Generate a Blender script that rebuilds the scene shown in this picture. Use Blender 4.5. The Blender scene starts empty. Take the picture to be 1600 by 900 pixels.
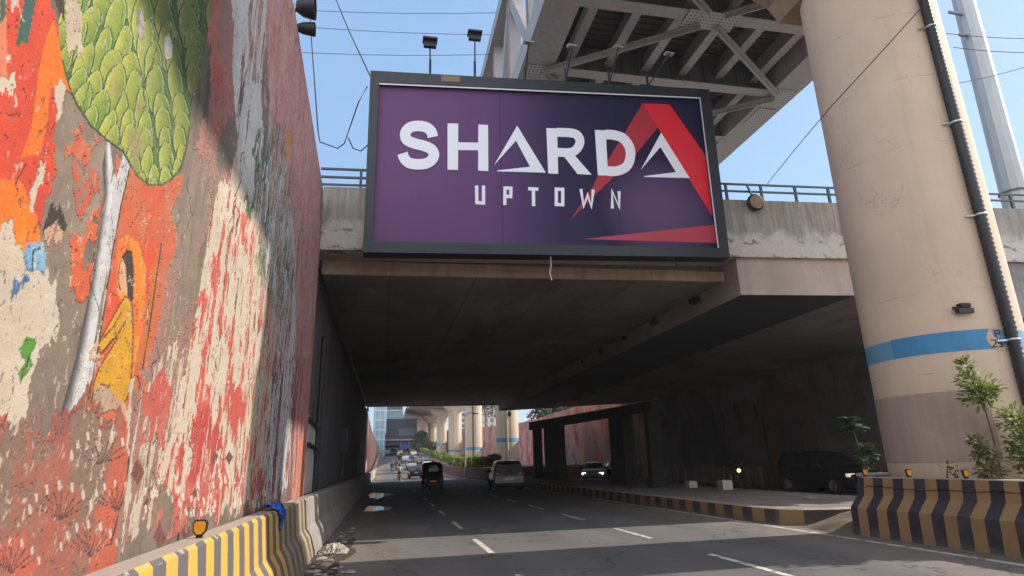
import bpy, bmesh, math, random
import numpy as np
from mathutils import Vector, Matrix

random.seed(7)
RNG = np.random.RandomState(11)
SC = bpy.context.scene
COL = SC.collection
PI = math.pi

# ------------------------------------------------------------------ camera
FPX, VP, ROLL, EYE = 940.0, (600.0, 728.0), 0.028, 1.6
def _basis():
    n = np.array([ROLL, 1.0]); n /= np.linalg.norm(n)
    d = (np.array(VP) - [800, 450]) @ n
    up = np.array([-n[0]*FPX*FPX/d, -n[1]*FPX*FPX/d, FPX]); up /= np.linalg.norm(up)
    fw = np.array([VP[0]-800, VP[1]-450, FPX]); fw /= np.linalg.norm(fw)
    fw = fw - up*(fw @ up); fw /= np.linalg.norm(fw)
    rt = np.cross(fw, up)
    if rt[0] < 0: rt = -rt
    return np.array([rt, fw, up])
RB = _basis()
cam_d = bpy.data.cameras.new('camera'); cam = bpy.data.objects.new('camera', cam_d); COL.objects.link(cam)
m = Matrix(((RB[0,0], -RB[0,1], -RB[0,2], 0), (RB[1,0], -RB[1,1], -RB[1,2], 0), (RB[2,0], -RB[2,1], -RB[2,2], EYE), (0,0,0,1)))
cam.matrix_world = m
cam_d.sensor_width = 36; cam_d.lens = FPX/1600*36; cam_d.clip_start = .1; cam_d.clip_end = 4000
SC.camera = cam

# ------------------------------------------------------------------ sky, sun, exposure
SUN = Vector((1.0, 0.02, 0.75)).normalized()
W = bpy.data.worlds.new('World'); SC.world = W; W.use_nodes = True
wn = W.node_tree; bg = wn.nodes['Background']
sky = wn.nodes.new('ShaderNodeTexSky'); sky.sky_type = 'NISHITA'; sky.sun_disc = False
sky.sun_elevation = math.asin(SUN.z); sky.sun_rotation = math.atan2(SUN.x, SUN.y)
sky.air_density = 1.0; sky.dust_density = 1.0; sky.ozone_density = 2.0
hz = wn.nodes.new('ShaderNodeMix'); hz.data_type = 'RGBA'; hz.inputs[0].default_value = .78; hz.inputs[7].default_value = (.82, 1.38, 2.2, 1)
wn.links.new(sky.outputs[0], hz.inputs[6]); 
# added fill: sky brightened behind the viewer and far right to lift shaded faces
wtc = wn.nodes.new('ShaderNodeTexCoord'); wsp = wn.nodes.new('ShaderNodeSeparateXYZ'); wn.links.new(wtc.outputs['Generated'], wsp.inputs[0])
wmr = wn.nodes.new('ShaderNodeMapRange'); wmr.interpolation_type = 'SMOOTHSTEP'; wn.links.new(wsp.outputs[1], wmr.inputs[0])
wmr.inputs[1].default_value = .12; wmr.inputs[2].default_value = -.55; wmr.inputs[3].default_value = 0; wmr.inputs[4].default_value = 1
wm2 = wn.nodes.new('ShaderNodeMapRange'); wm2.interpolation_type = 'SMOOTHSTEP'; wn.links.new(wsp.outputs[0], wm2.inputs[0]); wm2.inputs[1].default_value = .78; wm2.inputs[2].default_value = .96
wmx = wn.nodes.new('ShaderNodeMath'); wmx.operation = 'MAXIMUM'; wn.links.new(wmr.outputs[0], wmx.inputs[0]); wn.links.new(wm2.outputs[0], wmx.inputs[1])
bh = wn.nodes.new('ShaderNodeMix'); bh.data_type = 'RGBA'; bh.inputs[7].default_value = (5.6, 5.8, 6.2, 1)
wn.links.new(wmx.outputs[0], bh.inputs[0]); wn.links.new(hz.outputs[2], bh.inputs[6]); wn.links.new(bh.outputs[2], bg.inputs[0])
bg.inputs[1].default_value = 0.15
sl = bpy.data.lights.new('sun', 'SUN'); sl.energy = 2.75; sl.angle = math.radians(.8); sl.color = (1, .90, .76)
so = bpy.data.objects.new('sun', sl); COL.objects.link(so)
so.rotation_euler = SUN.to_track_quat('Z', 'Y').to_euler(); so.location = (40, 0, 40)
SC.view_settings.view_transform = 'Standard'; SC.view_settings.look = 'None'
SC.view_settings.exposure = 1.3; SC.view_settings.gamma = 1
SC.view_settings.use_curve_mapping = False

# ------------------------------------------------------------------ helpers
def ray(x, y): return RB @ np.array([x-800.0, y-450.0, FPX])
def ony(x, y, Y):
    r = ray(x, y); p = r*(Y/r[1]); return Vector((p[0], p[1], p[2]+EYE))
def onx(x, y, X):
    r = ray(x, y); p = r*(X/r[0]); return Vector((p[0], p[1], p[2]+EYE))
def onz(x, y, Z):
    r = ray(x, y); p = r*((Z-EYE)/r[2]); return Vector((p[0], p[1], Z))
def xat(px, Y, py=722): 
    r = ray(px, py); return r[0]/r[1]*Y
def project(X, Y, Z):
    P = np.stack([X, Y, Z-EYE], -1) @ RB
    return 800+FPX*P[..., 0]/P[..., 2], 450+FPX*P[..., 1]/P[..., 2]
def road_z(Y):
    if Y < 80: return 0.0
    if Y < 105: return .0009*(Y-80)**2
    if Y < 270: return .5625+.045*(Y-105)
    return 7.9875
def lin(r, g, b, k=1.0):
    f = lambda c: ((c/255)/12.92 if c <= 10 else (((c/255)+.055)/1.055)**2.4)*k
    return (f(r), f(g), f(b))

def org(o):
    v = Vector((0, 0, 0))
    while o is not None:
        v = v + o.location; o = o.parent
    return v
def tag(o, label=None, cat=None, group=None, kind=None):
    if label: o['label'] = label
    if cat: o['category'] = cat
    if group: o['group'] = group
    if kind: o['kind'] = kind
    return o
def empty(name, loc, label=None, cat=None, group=None):
    o = bpy.data.objects.new(name, None); COL.objects.link(o); o.location = loc; o.empty_display_size = .3
    return tag(o, label, cat, group)
def copy_tree(o, parent=None):
    c = o.copy(); COL.objects.link(c); c.parent = parent
    for ch in list(o.children): copy_tree(ch, c)
    return c

class MB:
    def __init__(s): s.v = []; s.f = []; s.sm = []
    def add(s, vs, fs, smooth=False):
        n = len(s.v); s.v += [tuple(v) for v in vs]
        for f in fs: s.f.append([i+n for i in f]); s.sm.append(smooth)
        return s
    def box(s, x0, x1, y0, y1, z0, z1):
        vs = [(x0,y0,z0),(x1,y0,z0),(x1,y1,z0),(x0,y1,z0),(x0,y0,z1),(x1,y0,z1),(x1,y1,z1),(x0,y1,z1)]
        return s.add(vs, [(0,3,2,1),(4,5,6,7),(0,1,5,4),(1,2,6,5),(2,3,7,6),(3,0,4,7)])
    def bar(s, p, q, w, h, up=(0,0,1)):
        p, q = Vector(p), Vector(q); d = (q-p).normalized(); u = Vector(up)
        if abs(d.dot(u)) > .98: u = Vector((1, 0, 0))
        a = d.cross(u).normalized(); b = a.cross(d).normalized()
        vs = [c+a*i*w/2+b*j*h/2 for c in (p, q) for i, j in ((-1,-1),(1,-1),(1,1),(-1,1))]
        return s.add(vs, [(0,1,2,3),(7,6,5,4),(0,4,5,1),(1,5,6,2),(2,6,7,3),(3,7,4,0)])
    def tube(s, pts, r, n=8, caps=True, smooth=True):
        pts = [Vector(p) for p in pts]; rs = r if isinstance(r, (list, tuple)) else [r]*len(pts)
        vs = []; fs = []
        for i, p in enumerate(pts):
            d = (pts[min(i+1, len(pts)-1)]-pts[max(i-1, 0)]).normalized()
            u = Vector((0, 0, 1)) if abs(d.z) < .9 else Vector((1, 0, 0))
            a = d.cross(u).normalized(); b = a.cross(d).normalized()
            for k in range(n):
                t = 2*PI*k/n; vs.append(p+a*math.cos(t)*rs[i]+b*math.sin(t)*rs[i])
        for i in range(len(pts)-1):
            for k in range(n):
                k2 = (k+1) % n; fs.append((i*n+k, i*n+k2, (i+1)*n+k2, (i+1)*n+k))
        s.add(vs, fs, smooth)
        if caps:
            s.add(vs[:n], [tuple(range(n))[::-1]]); s.add(vs[-n:], [tuple(range(n))])
        return s
    def prism(s, poly, axis, a, b):
        f = {'x': lambda u, w, t: (t, u, w), 'y': lambda u, w, t: (u, t, w), 'z': lambda u, w, t: (u, w, t)}[axis]
        n = len(poly); vs = [f(u, w, a) for u, w in poly]+[f(u, w, b) for u, w in poly]
        return s.add(vs, [tuple(range(n))[::-1], tuple(range(n, 2*n))]+[(i, (i+1) % n, n+(i+1) % n, n+i) for i in range(n)])
    def lathe(s, prof, c=(0,0,0), n=24, axis='z', smooth=True):
        vs = []; fs = []
        for r, z in prof:
            for k in range(n):
                t = 2*PI*k/n
                if axis == 'z': vs.append((c[0]+r*math.cos(t), c[1]+r*math.sin(t), c[2]+z))
                elif axis == 'x': vs.append((c[0]+z, c[1]+r*math.cos(t), c[2]+r*math.sin(t)))
                else: vs.append((c[0]+r*math.cos(t), c[1]+z, c[2]+r*math.sin(t)))
        for i in range(len(prof)-1):
            for k in range(n): fs.append((i*n+k, i*n+(k+1) % n, (i+1)*n+(k+1) % n, (i+1)*n+k))
        return s.add(vs, fs, smooth)
    def grid(s, P, smooth=True):
        n, m_ = len(P), len(P[0])
        return s.add([p for r in P for p in r], [(i*m_+j, i*m_+j+1, (i+1)*m_+j+1, (i+1)*m_+j) for i in range(n-1) for j in range(m_-1)], smooth)
    def build(s, name, mat, parent=None, origin=None, bevel=0):
        o0 = Vector(origin) if origin is not None else Vector((0, 0, 0))
        if parent is not None: o0 = org(parent)
        me = bpy.data.meshes.new(name)
        me.from_pydata([(v[0]-o0.x, v[1]-o0.y, v[2]-o0.z) for v in s.v], [], s.f)
        me.polygons.foreach_set('use_smooth', s.sm)
        me.validate(); bm = bmesh.new(); bm.from_mesh(me)
        bmesh.ops.recalc_face_normals(bm, faces=bm.faces); bm.to_mesh(me); bm.free()
        if mat: me.materials.append(mat)
        o = bpy.data.objects.new(name, me); COL.objects.link(o)
        if parent is not None: o.parent = parent
        else: o.location = o0
        if bevel:
            b = o.modifiers.new('bevel', 'BEVEL'); b.width = bevel; b.segments = 2; b.limit_method = 'ANGLE'
        return o

# ------------------------------------------------------------------ materials
class NT:
    def __init__(s, name):
        s.m = bpy.data.materials.new(name); s.m.use_nodes = True; s.t = s.m.node_tree
        s.b = s.t.nodes['Principled BSDF']; s.tc = None
    def n(s, ty, **kw):
        x = s.t.nodes.new(ty)
        for k, v in kw.items(): setattr(x, k, v)
        return x
    def l(s, a, b): s.t.links.new(a, b)
    def co(s, scale=(1,1,1), out='Object', loc=(0,0,0)):
        if s.tc is None: s.tc = s.n('ShaderNodeTexCoord')
        mp = s.n('ShaderNodeMapping'); s.l(s.tc.outputs[out], mp.inputs[0])
        mp.inputs['Scale'].default_value = scale; mp.inputs['Location'].default_value = loc; return mp.outputs[0]
    def noise(s, sc, det=5, rough=.6, scale=(1,1,1), loc=(0,0,0), dist=0):
        x = s.n('ShaderNodeTexNoise'); x.inputs['Scale'].default_value = sc; x.inputs['Detail'].default_value = det
        x.inputs['Roughness'].default_value = rough; x.inputs['Distortion'].default_value = dist
        s.l(s.co(scale, loc=loc), x.inputs['Vector']); return x.outputs['Fac']
    def ramp(s, f, stops, interp='LINEAR'):
        x = s.n('ShaderNodeValToRGB'); x.color_ramp.interpolation = interp
        e = x.color_ramp.elements
        while len(e) < len(stops): e.new(.5)
        for i, (p, c) in enumerate(stops):
            e[i].position = p; e[i].color = (*(c if isinstance(c, (tuple, list)) else (c, c, c)), 1)
        s.l(f, x.inputs[0]); return x.outputs[0]
    def mix(s, f, a, b, mode='MIX'):
        x = s.n('ShaderNodeMix'); x.data_type = 'RGBA'; x.blend_type = mode
        for sock, v in ((x.inputs[0], f), (x.inputs[6], a), (x.inputs[7], b)):
            if hasattr(v, 'links') or hasattr(v, 'is_output'): s.l(v, sock)
            elif isinstance(v, (int, float)): sock.default_value = v
            else: sock.default_value = (*v, 1)
        return x.outputs[2]
    def math(s, op, a, b=0.0, c=0.0):
        x = s.n('ShaderNodeMath'); x.operation = op
        for i, v in enumerate((a, b, c)):
            if isinstance(v, (int, float)): x.inputs[i].default_value = v
            else: s.l(v, x.inputs[i])
        return x.outputs[0]
    def sep(s, v=None):
        x = s.n('ShaderNodeSeparateXYZ'); s.l(v if v is not None else s.co(), x.inputs[0]); return x.outputs
    def bump(s, h, st=.3, d=.02):
        x = s.n('ShaderNodeBump'); x.inputs['Strength'].default_value = st; x.inputs['Distance'].default_value = d
        s.l(h, x.inputs['Height']); s.l(x.outputs[0], s.b.inputs['Normal'])
    def done(s, c, rough=.8, metal=0, spec=None):
        if isinstance(c, (tuple, list)): s.b.inputs['Base Color'].default_value = (*c, 1)
        else: s.l(c, s.b.inputs['Base Color'])
        if isinstance(rough, (int, float)): s.b.inputs['Roughness'].default_value = rough
        else: s.l(rough, s.b.inputs['Roughness'])
        s.b.inputs['Metallic'].default_value = metal
        if spec is not None: s.b.inputs['Specular IOR Level'].default_value = spec
        return s.m
def sc_(c, k): return tuple(min(1, x*k) for x in c)
def plain(name, c, rough=.6, metal=0, var=.2, scale=6, bump=0, spec=None, streak=0):
    t = NT(name)
    n1 = t.noise(scale, 6, .65); col = t.mix(n1, sc_(c, 1-var), sc_(c, 1+var))
    if streak:
        s2 = t.noise(3, 5, .7, (2.2, 2.2, .12)); col = t.mix(t.ramp(s2, [(.45, 0), (.75, streak)]), col, sc_(c, .42))
    n2 = t.noise(scale*9, 3, .6); col = t.mix(t.math('MULTIPLY', n2, var*.8), col, sc_(c, .6))
    if bump: t.bump(t.math('ADD', n1, n2), bump, .02)
    return t.done(col, rough, metal, spec)

def lens_concrete(name, c, dark, stain=.7, sc=1.0):
    """weathered concrete: blotches, vertical run-off streaks, fine pitting"""
    t = NT(name)
    a = t.noise(.55*sc, 6, .62); col = t.mix(t.ramp(a, [(.35, 0), (.68, 1)]), sc_(c, .82), sc_(c, 1.12))
    s = t.noise(2.4*sc, 6, .7, (1.6, 1.6, .10)); col = t.mix(t.ramp(s, [(.50, 0), (.72, stain)]), col, dark)
    g = t.noise(28*sc, 5, .7); col = t.mix(t.ramp(g, [(.55, 0), (.8, .45)]), col, sc_(c, .55))
    k = t.noise(5*sc, 8, .75); col = t.mix(t.ramp(k, [(.58, 0), (.66, .35)]), col, sc_(c, 1.3))
    t.bump(t.math('ADD', g, k), .35, .015)
    return t.done(col, .9, 0, .2)

M = {}
M['steel_light'] = plain('painted_steel_light', (.32, .31, .305), .5, 0, .16, 2, .05, streak=.45)
M['steel_grey'] = plain('painted_steel_grey', (.135, .145, .16), .5, 0, .15, 2, .05, streak=.3)
M['deck_under'] = plain('deck_sheet_maroon', (.055, .038, .04), .6, .1, .25, 3, .1)
M['frame'] = plain('dark_frame_paint', lin(38, 45, 52), .45, .2, .25, 3, .05, streak=.4)
M['dark'] = plain('dark_metal', (.03, .033, .038), .5, .4, .2, 8)
M['black'] = plain('black_rubber', (.012, .012, .013), .7, 0, .3, 9)
M['glass'] = plain('dark_glass', (.012, .015, .018), .06, 0, .1, 2)
M['chrome'] = plain('bare_metal', (.55, .55, .55), .3, .9, .1, 8)
M['white_ink'] = plain('white_print', lin(222, 226, 235), .5, 0, .03, 2)
M['red_ink'] = plain('red_print', lin(214, 20, 48), .5, 0, .05, 1)
M['red_dark_ink'] = plain('dark_red_print', lin(165, 32, 48), .5, 0, .08, 1)
M['red_pale_ink'] = plain('pale_red_print', lin(172, 48, 70), .5, 0, .08, 1)
def m_marking():
    t = NT('white_road_paint'); k = t.noise(5, 8, .75); c = t.mix(t.ramp(k, [(.40, 0), (.52, 1)]), (.12, .115, .11), (.60, .57, .51))
    c = t.mix(t.ramp(t.noise(40, 4, .7), [(.5, 0), (.7, .6)]), c, (.2, .19, .18)); return t.done(c, .75)
M['white_paint'] = m_marking()
M['rail'] = plain('railing_paint', lin(70, 78, 82), .5, .2, .2, 6)
M['yellow'] = plain('yellow_paint', lin(240, 170, 20), .4, 0, .1, 8)
M['cable'] = plain('cable_black', (.015, .015, .016), .6)
M['maroon'] = plain('maroon_wall_paint', lin(120, 82, 80), .85, 0, .25, 1.5, .1, streak=.5)
M['bark'] = plain('bark', (.13, .095, .065), .9, 0, .35, 14, .4)
M['soil'] = plain('soil', (.16, .125, .095), .95, 0, .4, 5, .6)
M['trash_white'] = plain('pale_litter', (.34, .325, .30), .7, 0, .3, 20)
M['trash_brown'] = plain('brown_litter', (.14, .10, .07), .8, 0, .4, 20)
M['blue_cloth'] = plain('blue_cloth', lin(30, 90, 190), .8, 0, .3, 20, .2)
M['tail'] = plain('red_lens', (.45, .02, .03), .2, 0, .1, 8)
M['skin'] = plain('skin', (.24, .13, .085), .6, 0, .1, 8)
M['block'] = plain('pale_block', (.5, .45, .42), .9, 0, .25, 9, .4)
def emit(name, c, st):
    t = NT(name); t.b.inputs['Emission Color'].default_value = (*c, 1); t.b.inputs['Emission Strength'].default_value = st
    return t.done(c, .3)
M['lamp_on'] = emit('lit_headlamp', (1, .95, .85), 1.6)
M['lamp_dim'] = emit('dim_headlamp', (1, .78, .6), .22)
M['lamp_warm'] = emit('lit_warm_lamp', (1, .62, .2), 2)

def m_pier():
    t = NT('pier_concrete'); c = lin(210, 188, 166)
    a = t.noise(.5, 6, .6); col = t.mix(t.ramp(a, [(.3, 0), (.7, 1)]), sc_(c, .88), sc_(c, 1.08))
    s = t.noise(2.0, 6, .7, (1.5, 1.5, .12)); col = t.mix(t.ramp(s, [(.52, 0), (.78, .35)]), col, sc_(c, .62))
    z = t.sep()[2]
    # construction lifts: thin uneven seams
    wob = t.noise(.5, 5, .7, (1, 1, .4)); zz = t.math('ADD', z, t.math('MULTIPLY', wob, .45))
    fr = t.math('FRACT', t.math('MULTIPLY', zz, .62)); seam = t.math('LESS_THAN', fr, .012)
    vis = t.ramp(t.noise(1.7, 4, .6, loc=(4, 2, 1)), [(.45, 0), (.6, .55)])
    col = t.mix(t.math('MULTIPLY', seam, vis), col, sc_(c, .4))
    cr = t.n('ShaderNodeTexVoronoi', feature='DISTANCE_TO_EDGE'); cr.inputs['Scale'].default_value = .8
    dn = t.n('ShaderNodeTexNoise'); dn.inputs['Scale'].default_value = 2.5; dn.inputs['Detail'].default_value = 6
    t.l(t.co(), dn.inputs['Vector'])
    vm = t.n('ShaderNodeVectorMath', operation='ADD'); t.l(t.co((1, 1, .7)), vm.inputs[0]); t.l(dn.outputs['Color'], vm.inputs[1]); t.l(vm.outputs[0], cr.inputs['Vector'])
    ck = t.math('MULTIPLY', t.math('LESS_THAN', cr.outputs['Distance'], .006), t.ramp(t.noise(1.1, 3, .5, loc=(9, 1, 3)), [(.5, 0), (.62, .5)]))
    col = t.mix(ck, col, sc_(c, .45))
    g = t.noise(30, 4, .65); col = t.mix(t.ramp(g, [(.55, 0), (.8, .25)]), col, sc_(c, .65))
    t.bump(t.math('ADD', g, t.noise(4, 6, .7)), .25, .012)
    return t.done(col, .85)
M['pier'] = m_pier()
M['patch'] = plain('cement_patch', lin(172, 155, 143), .9, 0, .14, 1.5, .25, streak=.35)
M['blue_band'] = plain('blue_band_paint', lin(66, 140, 188), .7, 0, .22, 3.5, .1, streak=.25)
M['far_band'] = plain('far_blue_band', lin(90, 150, 185), .6, 0, .15, 2)
M['conc_far'] = plain('viaduct_concrete', lin(205, 190, 168), .85, 0, .1, .6, .1, streak=.25)
def m_soffit():
    t = NT('soffit_concrete'); c = (.25, .24, .238); x, y, z = t.sep()
    a = t.noise(.22, 7, .62); col = t.mix(t.ramp(a, [(.35, 0), (.68, 1)]), sc_(c, .7), sc_(c, 1.15))
    l = t.noise(.5, 7, .7, (1, .25, 1), loc=(3, 1, 0)); col = t.mix(t.ramp(l, [(.52, 0), (.66, .6)]), col, (.10, .085, .075))
    p = t.noise(.7, 8, .75, loc=(9, 4, 0)); col = t.mix(t.ramp(p, [(.62, 0), (.67, .5)]), col, (.42, .39, .36))
    wx = t.math('ADD', x, t.math('MULTIPLY', a, .03)); wy = t.math('ADD', y, t.math('MULTIPLY', a, .04))
    j = t.math('MAXIMUM', t.math('LESS_THAN', t.math('FRACT', t.math('MULTIPLY', wx, .41)), .012), t.math('LESS_THAN', t.math('FRACT', t.math('MULTIPLY', wy, .205)), .008))
    col = t.mix(t.math('MULTIPLY', j, .65), col, (.05, .045, .04))
    g = t.noise(24, 4, .7); col = t.mix(t.ramp(g, [(.55, 0), (.8, .35)]), col, sc_(c, .5))
    t.bump(t.math('ADD', g, t.math('MULTIPLY', j, -3)), .3, .012)
    return t.done(col, .9, 0, .2)
M['soffit'] = m_soffit()
M['beam_pink'] = lens_concrete('beam_concrete', (.40, .335, .30), (.17, .14, .12), .35, .6)
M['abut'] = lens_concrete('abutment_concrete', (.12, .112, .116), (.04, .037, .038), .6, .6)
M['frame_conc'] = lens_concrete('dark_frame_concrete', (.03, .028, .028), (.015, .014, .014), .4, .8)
M['kerb_top'] = lens_concrete('kerb_paving', (.22, .195, .172), (.12, .10, .088), .5, 2)

def m_parapet():
    t = NT('parapet_concrete'); c = (.36, .335, .30)
    x, y, z = t.sep(); z = t.math('SUBTRACT', t.math('SUBTRACT', z, 7.03), t.math('MULTIPLY', x, .026))
    a = t.noise(.9, 6, .65); col = t.mix(t.ramp(a, [(.3, 0), (.7, 1)]), sc_(c, .75), sc_(c, 1.1))
    s = t.noise(2.6, 7, .75, (2.4, 1, .16)); col = t.mix(t.ramp(s, [(.42, 0), (.68, .8)]), col, (.12, .11, .10))
    pale = t.math('ADD', t.math('MULTIPLY', z, -.6), t.math('MULTIPLY', t.noise(1.5, 7, .7), 1.1))
    pf = t.ramp(pale, [(.02, 0), (.22, 1)]); col = t.mix(pf, col, t.mix(t.noise(7, 6, .7), (.34, .32, .29), (.66, .63, .58)))
    # ragged horizontal spall lines along the lower part
    w = t.noise(.75, 9, .74, (1, 1, .5), dist=.6); zz = t.math('ADD', z, t.math('MULTIPLY', w, 1.15))
    for lv in (.55, 1.05):
        d = t.math('ABSOLUTE', t.math('SUBTRACT', zz, lv))
        lnn = t.math('MULTIPLY', t.math('LESS_THAN', t.math('SUBTRACT', d, t.math('MULTIPLY', t.noise(9, 5, .7), .06)), .008), .75)
        col = t.mix(t.math('MULTIPLY', lnn, t.ramp(t.noise(2, 3, .5, loc=(lv*9, 0, 0)), [(.45, 0), (.56, 1)])), col, (.09, .08, .07))
    g = t.noise(16, 6, .75); col = t.mix(t.ramp(g, [(.5, 0), (.75, .5)]), col, sc_(c, .45))
    t.bump(t.math('ADD', g, t.noise(5, 6, .7)), .6, .03)
    return t.done(col, .92)
M['parapet'] = m_parapet()

def m_stripe(name, ya, yb, period, worn, cx=True, dirt=.35, skew=0.0):
    t = NT(name); x, y, z = t.sep()
    v = t.math('ADD', y, t.math('MULTIPLY', t.noise(2.2, 6, .75), .075))
    st = t.math('LESS_THAN', t.math('FRACT', t.math('MULTIPLY', v, 1/period)), .5)
    col = t.mix(st, yb, ya)
    col = t.mix(t.ramp(t.noise(1.3, 7, .7), [(.5, 0), (.75, dirt)]), col, (.12, .10, .08))
    col = t.mix(t.ramp(t.noise(3.2, 8, .78, loc=(3, 1, 2)), [(.68, 0), (.71, worn)]), col, (.34, .31, .28))
    col = t.mix(t.ramp(t.noise(26, 4, .7), [(.55, 0), (.85, .5)]), col, (.15, .13, .11))
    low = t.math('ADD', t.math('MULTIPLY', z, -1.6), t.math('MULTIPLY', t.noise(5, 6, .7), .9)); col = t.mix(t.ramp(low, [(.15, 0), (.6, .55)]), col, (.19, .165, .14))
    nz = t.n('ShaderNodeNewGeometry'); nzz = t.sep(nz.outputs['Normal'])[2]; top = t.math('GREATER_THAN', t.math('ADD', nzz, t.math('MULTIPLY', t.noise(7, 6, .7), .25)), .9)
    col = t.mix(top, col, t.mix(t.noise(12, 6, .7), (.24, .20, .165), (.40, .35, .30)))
    t.bump(t.noise(18, 6, .7), .3, .012)
    return t.done(col, .75)
M['stripe_r'] = m_stripe('striped_paint_near', lin(160, 126, 86), lin(46, 48, 58), .5, .95, dirt=.5)
M['stripe_l'] = m_stripe('striped_paint_left', lin(200, 150, 62), lin(86, 85, 90), .5, .75)
M['stripe_k'] = m_stripe('striped_kerb_paint', lin(150, 120, 78), lin(66, 62, 62), .9, .8, dirt=.75)

def m_road():
    t = NT('asphalt'); x, y, z = t.sep()
    c = (.116, .114, .116)
    a = t.noise(.35, 7, .65, (1, .25, 1)); col = t.mix(t.ramp(a, [(.3, 0), (.7, 1)]), sc_(c, .8), sc_(c, 1.25))
    # wheel paths along the lanes
    wv = t.math('SINE', t.math('MULTIPLY', t.math('ADD', x, .35), 2*PI/1.75)); col = t.mix(t.math('MULTIPLY', t.math('ADD', wv, 1), .13), col, sc_(c, .55))
    dust = t.math('ADD', t.math('MULTIPLY', t.math('ABSOLUTE', t.math('SUBTRACT', x, 3.9)), .155), t.math('MULTIPLY', t.noise(1.4, 7, .7, (1, .3, 1)), .6))
    col = t.mix(t.ramp(dust, [(.78, 0), (1.15, .75)]), col, (.19, .165, .14))
    col = t.mix(t.ramp(t.noise(.9, 8, .7, loc=(7, 3, 0)), [(.60, 0), (.68, .45)]), col, sc_(c, .5))
    cr = t.n('ShaderNodeTexVoronoi', feature='DISTANCE_TO_EDGE'); cr.inputs['Scale'].default_value = .45
    dn = t.n('ShaderNodeTexNoise'); dn.inputs['Scale'].default_value = 1.5; dn.inputs['Detail'].default_value = 8; t.l(t.co(), dn.inputs['Vector'])
    vm = t.n('ShaderNodeVectorMath', operation='ADD'); t.l(t.co(), vm.inputs[0]); t.l(dn.outputs['Color'], vm.inputs[1]); t.l(vm.outputs[0], cr.inputs['Vector'])
    col = t.mix(t.math('MULTIPLY', t.math('LESS_THAN', cr.outputs['Distance'], .007), .6), col, (.02, .019, .018))
    g = t.noise(55, 4, .8); col = t.mix(t.ramp(g, [(.5, 0), (.75, .5)]), col, (.13, .125, .12))
    t.bump(t.math('ADD', g, t.noise(140, 2, .6)), .45, .006)
    rg = t.ramp(t.noise(.8, 5, .6, (1, .3, 1)), [(.3, .72), (.7, .9)])
    return t.done(col, rg, 0, .3)
M['road'] = m_road()
M['ground'] = plain('dusty_ground', (.24, .20, .16), .95, 0, .35, .3, .3)
M['dust_edge'] = plain('dusty_gutter', (.20, .17, .14), .95, 0, .4, 3, .4)

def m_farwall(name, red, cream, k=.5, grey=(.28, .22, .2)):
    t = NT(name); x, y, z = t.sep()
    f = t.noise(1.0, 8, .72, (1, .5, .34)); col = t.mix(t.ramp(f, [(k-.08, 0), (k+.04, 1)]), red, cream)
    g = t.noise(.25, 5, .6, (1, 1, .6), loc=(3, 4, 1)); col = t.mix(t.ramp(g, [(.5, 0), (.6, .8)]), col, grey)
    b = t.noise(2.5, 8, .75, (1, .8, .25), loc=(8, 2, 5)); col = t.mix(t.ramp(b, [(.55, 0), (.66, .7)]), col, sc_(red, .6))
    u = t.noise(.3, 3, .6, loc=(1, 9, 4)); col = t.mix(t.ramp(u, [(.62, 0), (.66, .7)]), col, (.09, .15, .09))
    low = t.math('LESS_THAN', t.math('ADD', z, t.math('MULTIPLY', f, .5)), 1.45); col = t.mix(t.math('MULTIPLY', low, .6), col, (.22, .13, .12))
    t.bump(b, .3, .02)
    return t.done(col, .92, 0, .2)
M['far_mural_left'] = m_farwall('far_left_mural', lin(215, 105, 85), lin(215, 170, 150), .45)
M['far_mural_right'] = m_farwall('far_right_mural', lin(204, 104, 100), lin(224, 178, 170), .485, (.34, .29, .27))
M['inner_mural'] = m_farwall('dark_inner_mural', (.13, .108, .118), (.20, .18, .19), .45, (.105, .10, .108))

def m_leaf(name, a, b):
    t = NT(name); oi = t.n('ShaderNodeNewGeometry'); col = t.mix(oi.outputs['Random Per Island'], a, b)
    col = t.mix(t.ramp(t.noise(1.5, 3, .6), [(.4, 0), (.7, .5)]), col, sc_(a, .7))
    t.b.inputs['Transmission Weight'].default_value = 0
    tr = t.n('ShaderNodeBsdfTranslucent'); t.l(col, tr.inputs[0]); mx = t.n('ShaderNodeMixShader'); mx.inputs[0].default_value = .3
    m_ = t.done(col, .55); out = t.t.nodes['Material Output']
    t.l(t.b.outputs[0], mx.inputs[1]); t.l(tr.outputs[0], mx.inputs[2]); t.l(mx.outputs[0], out.inputs[0])
    return m_
M['leaf_young'] = m_leaf('young_leaf', (.13, .20, .045), (.30, .37, .10))
M['leaf_dark'] = m_leaf('dark_leaf', (.035, .075, .03), (.07, .13, .05))
M['leaf_hedge'] = m_leaf('hedge_leaf', (.15, .20, .04), (.34, .38, .09))
M['leaf_tree'] = m_leaf('tree_leaf', (.03, .055, .02), (.075, .11, .04))
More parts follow.
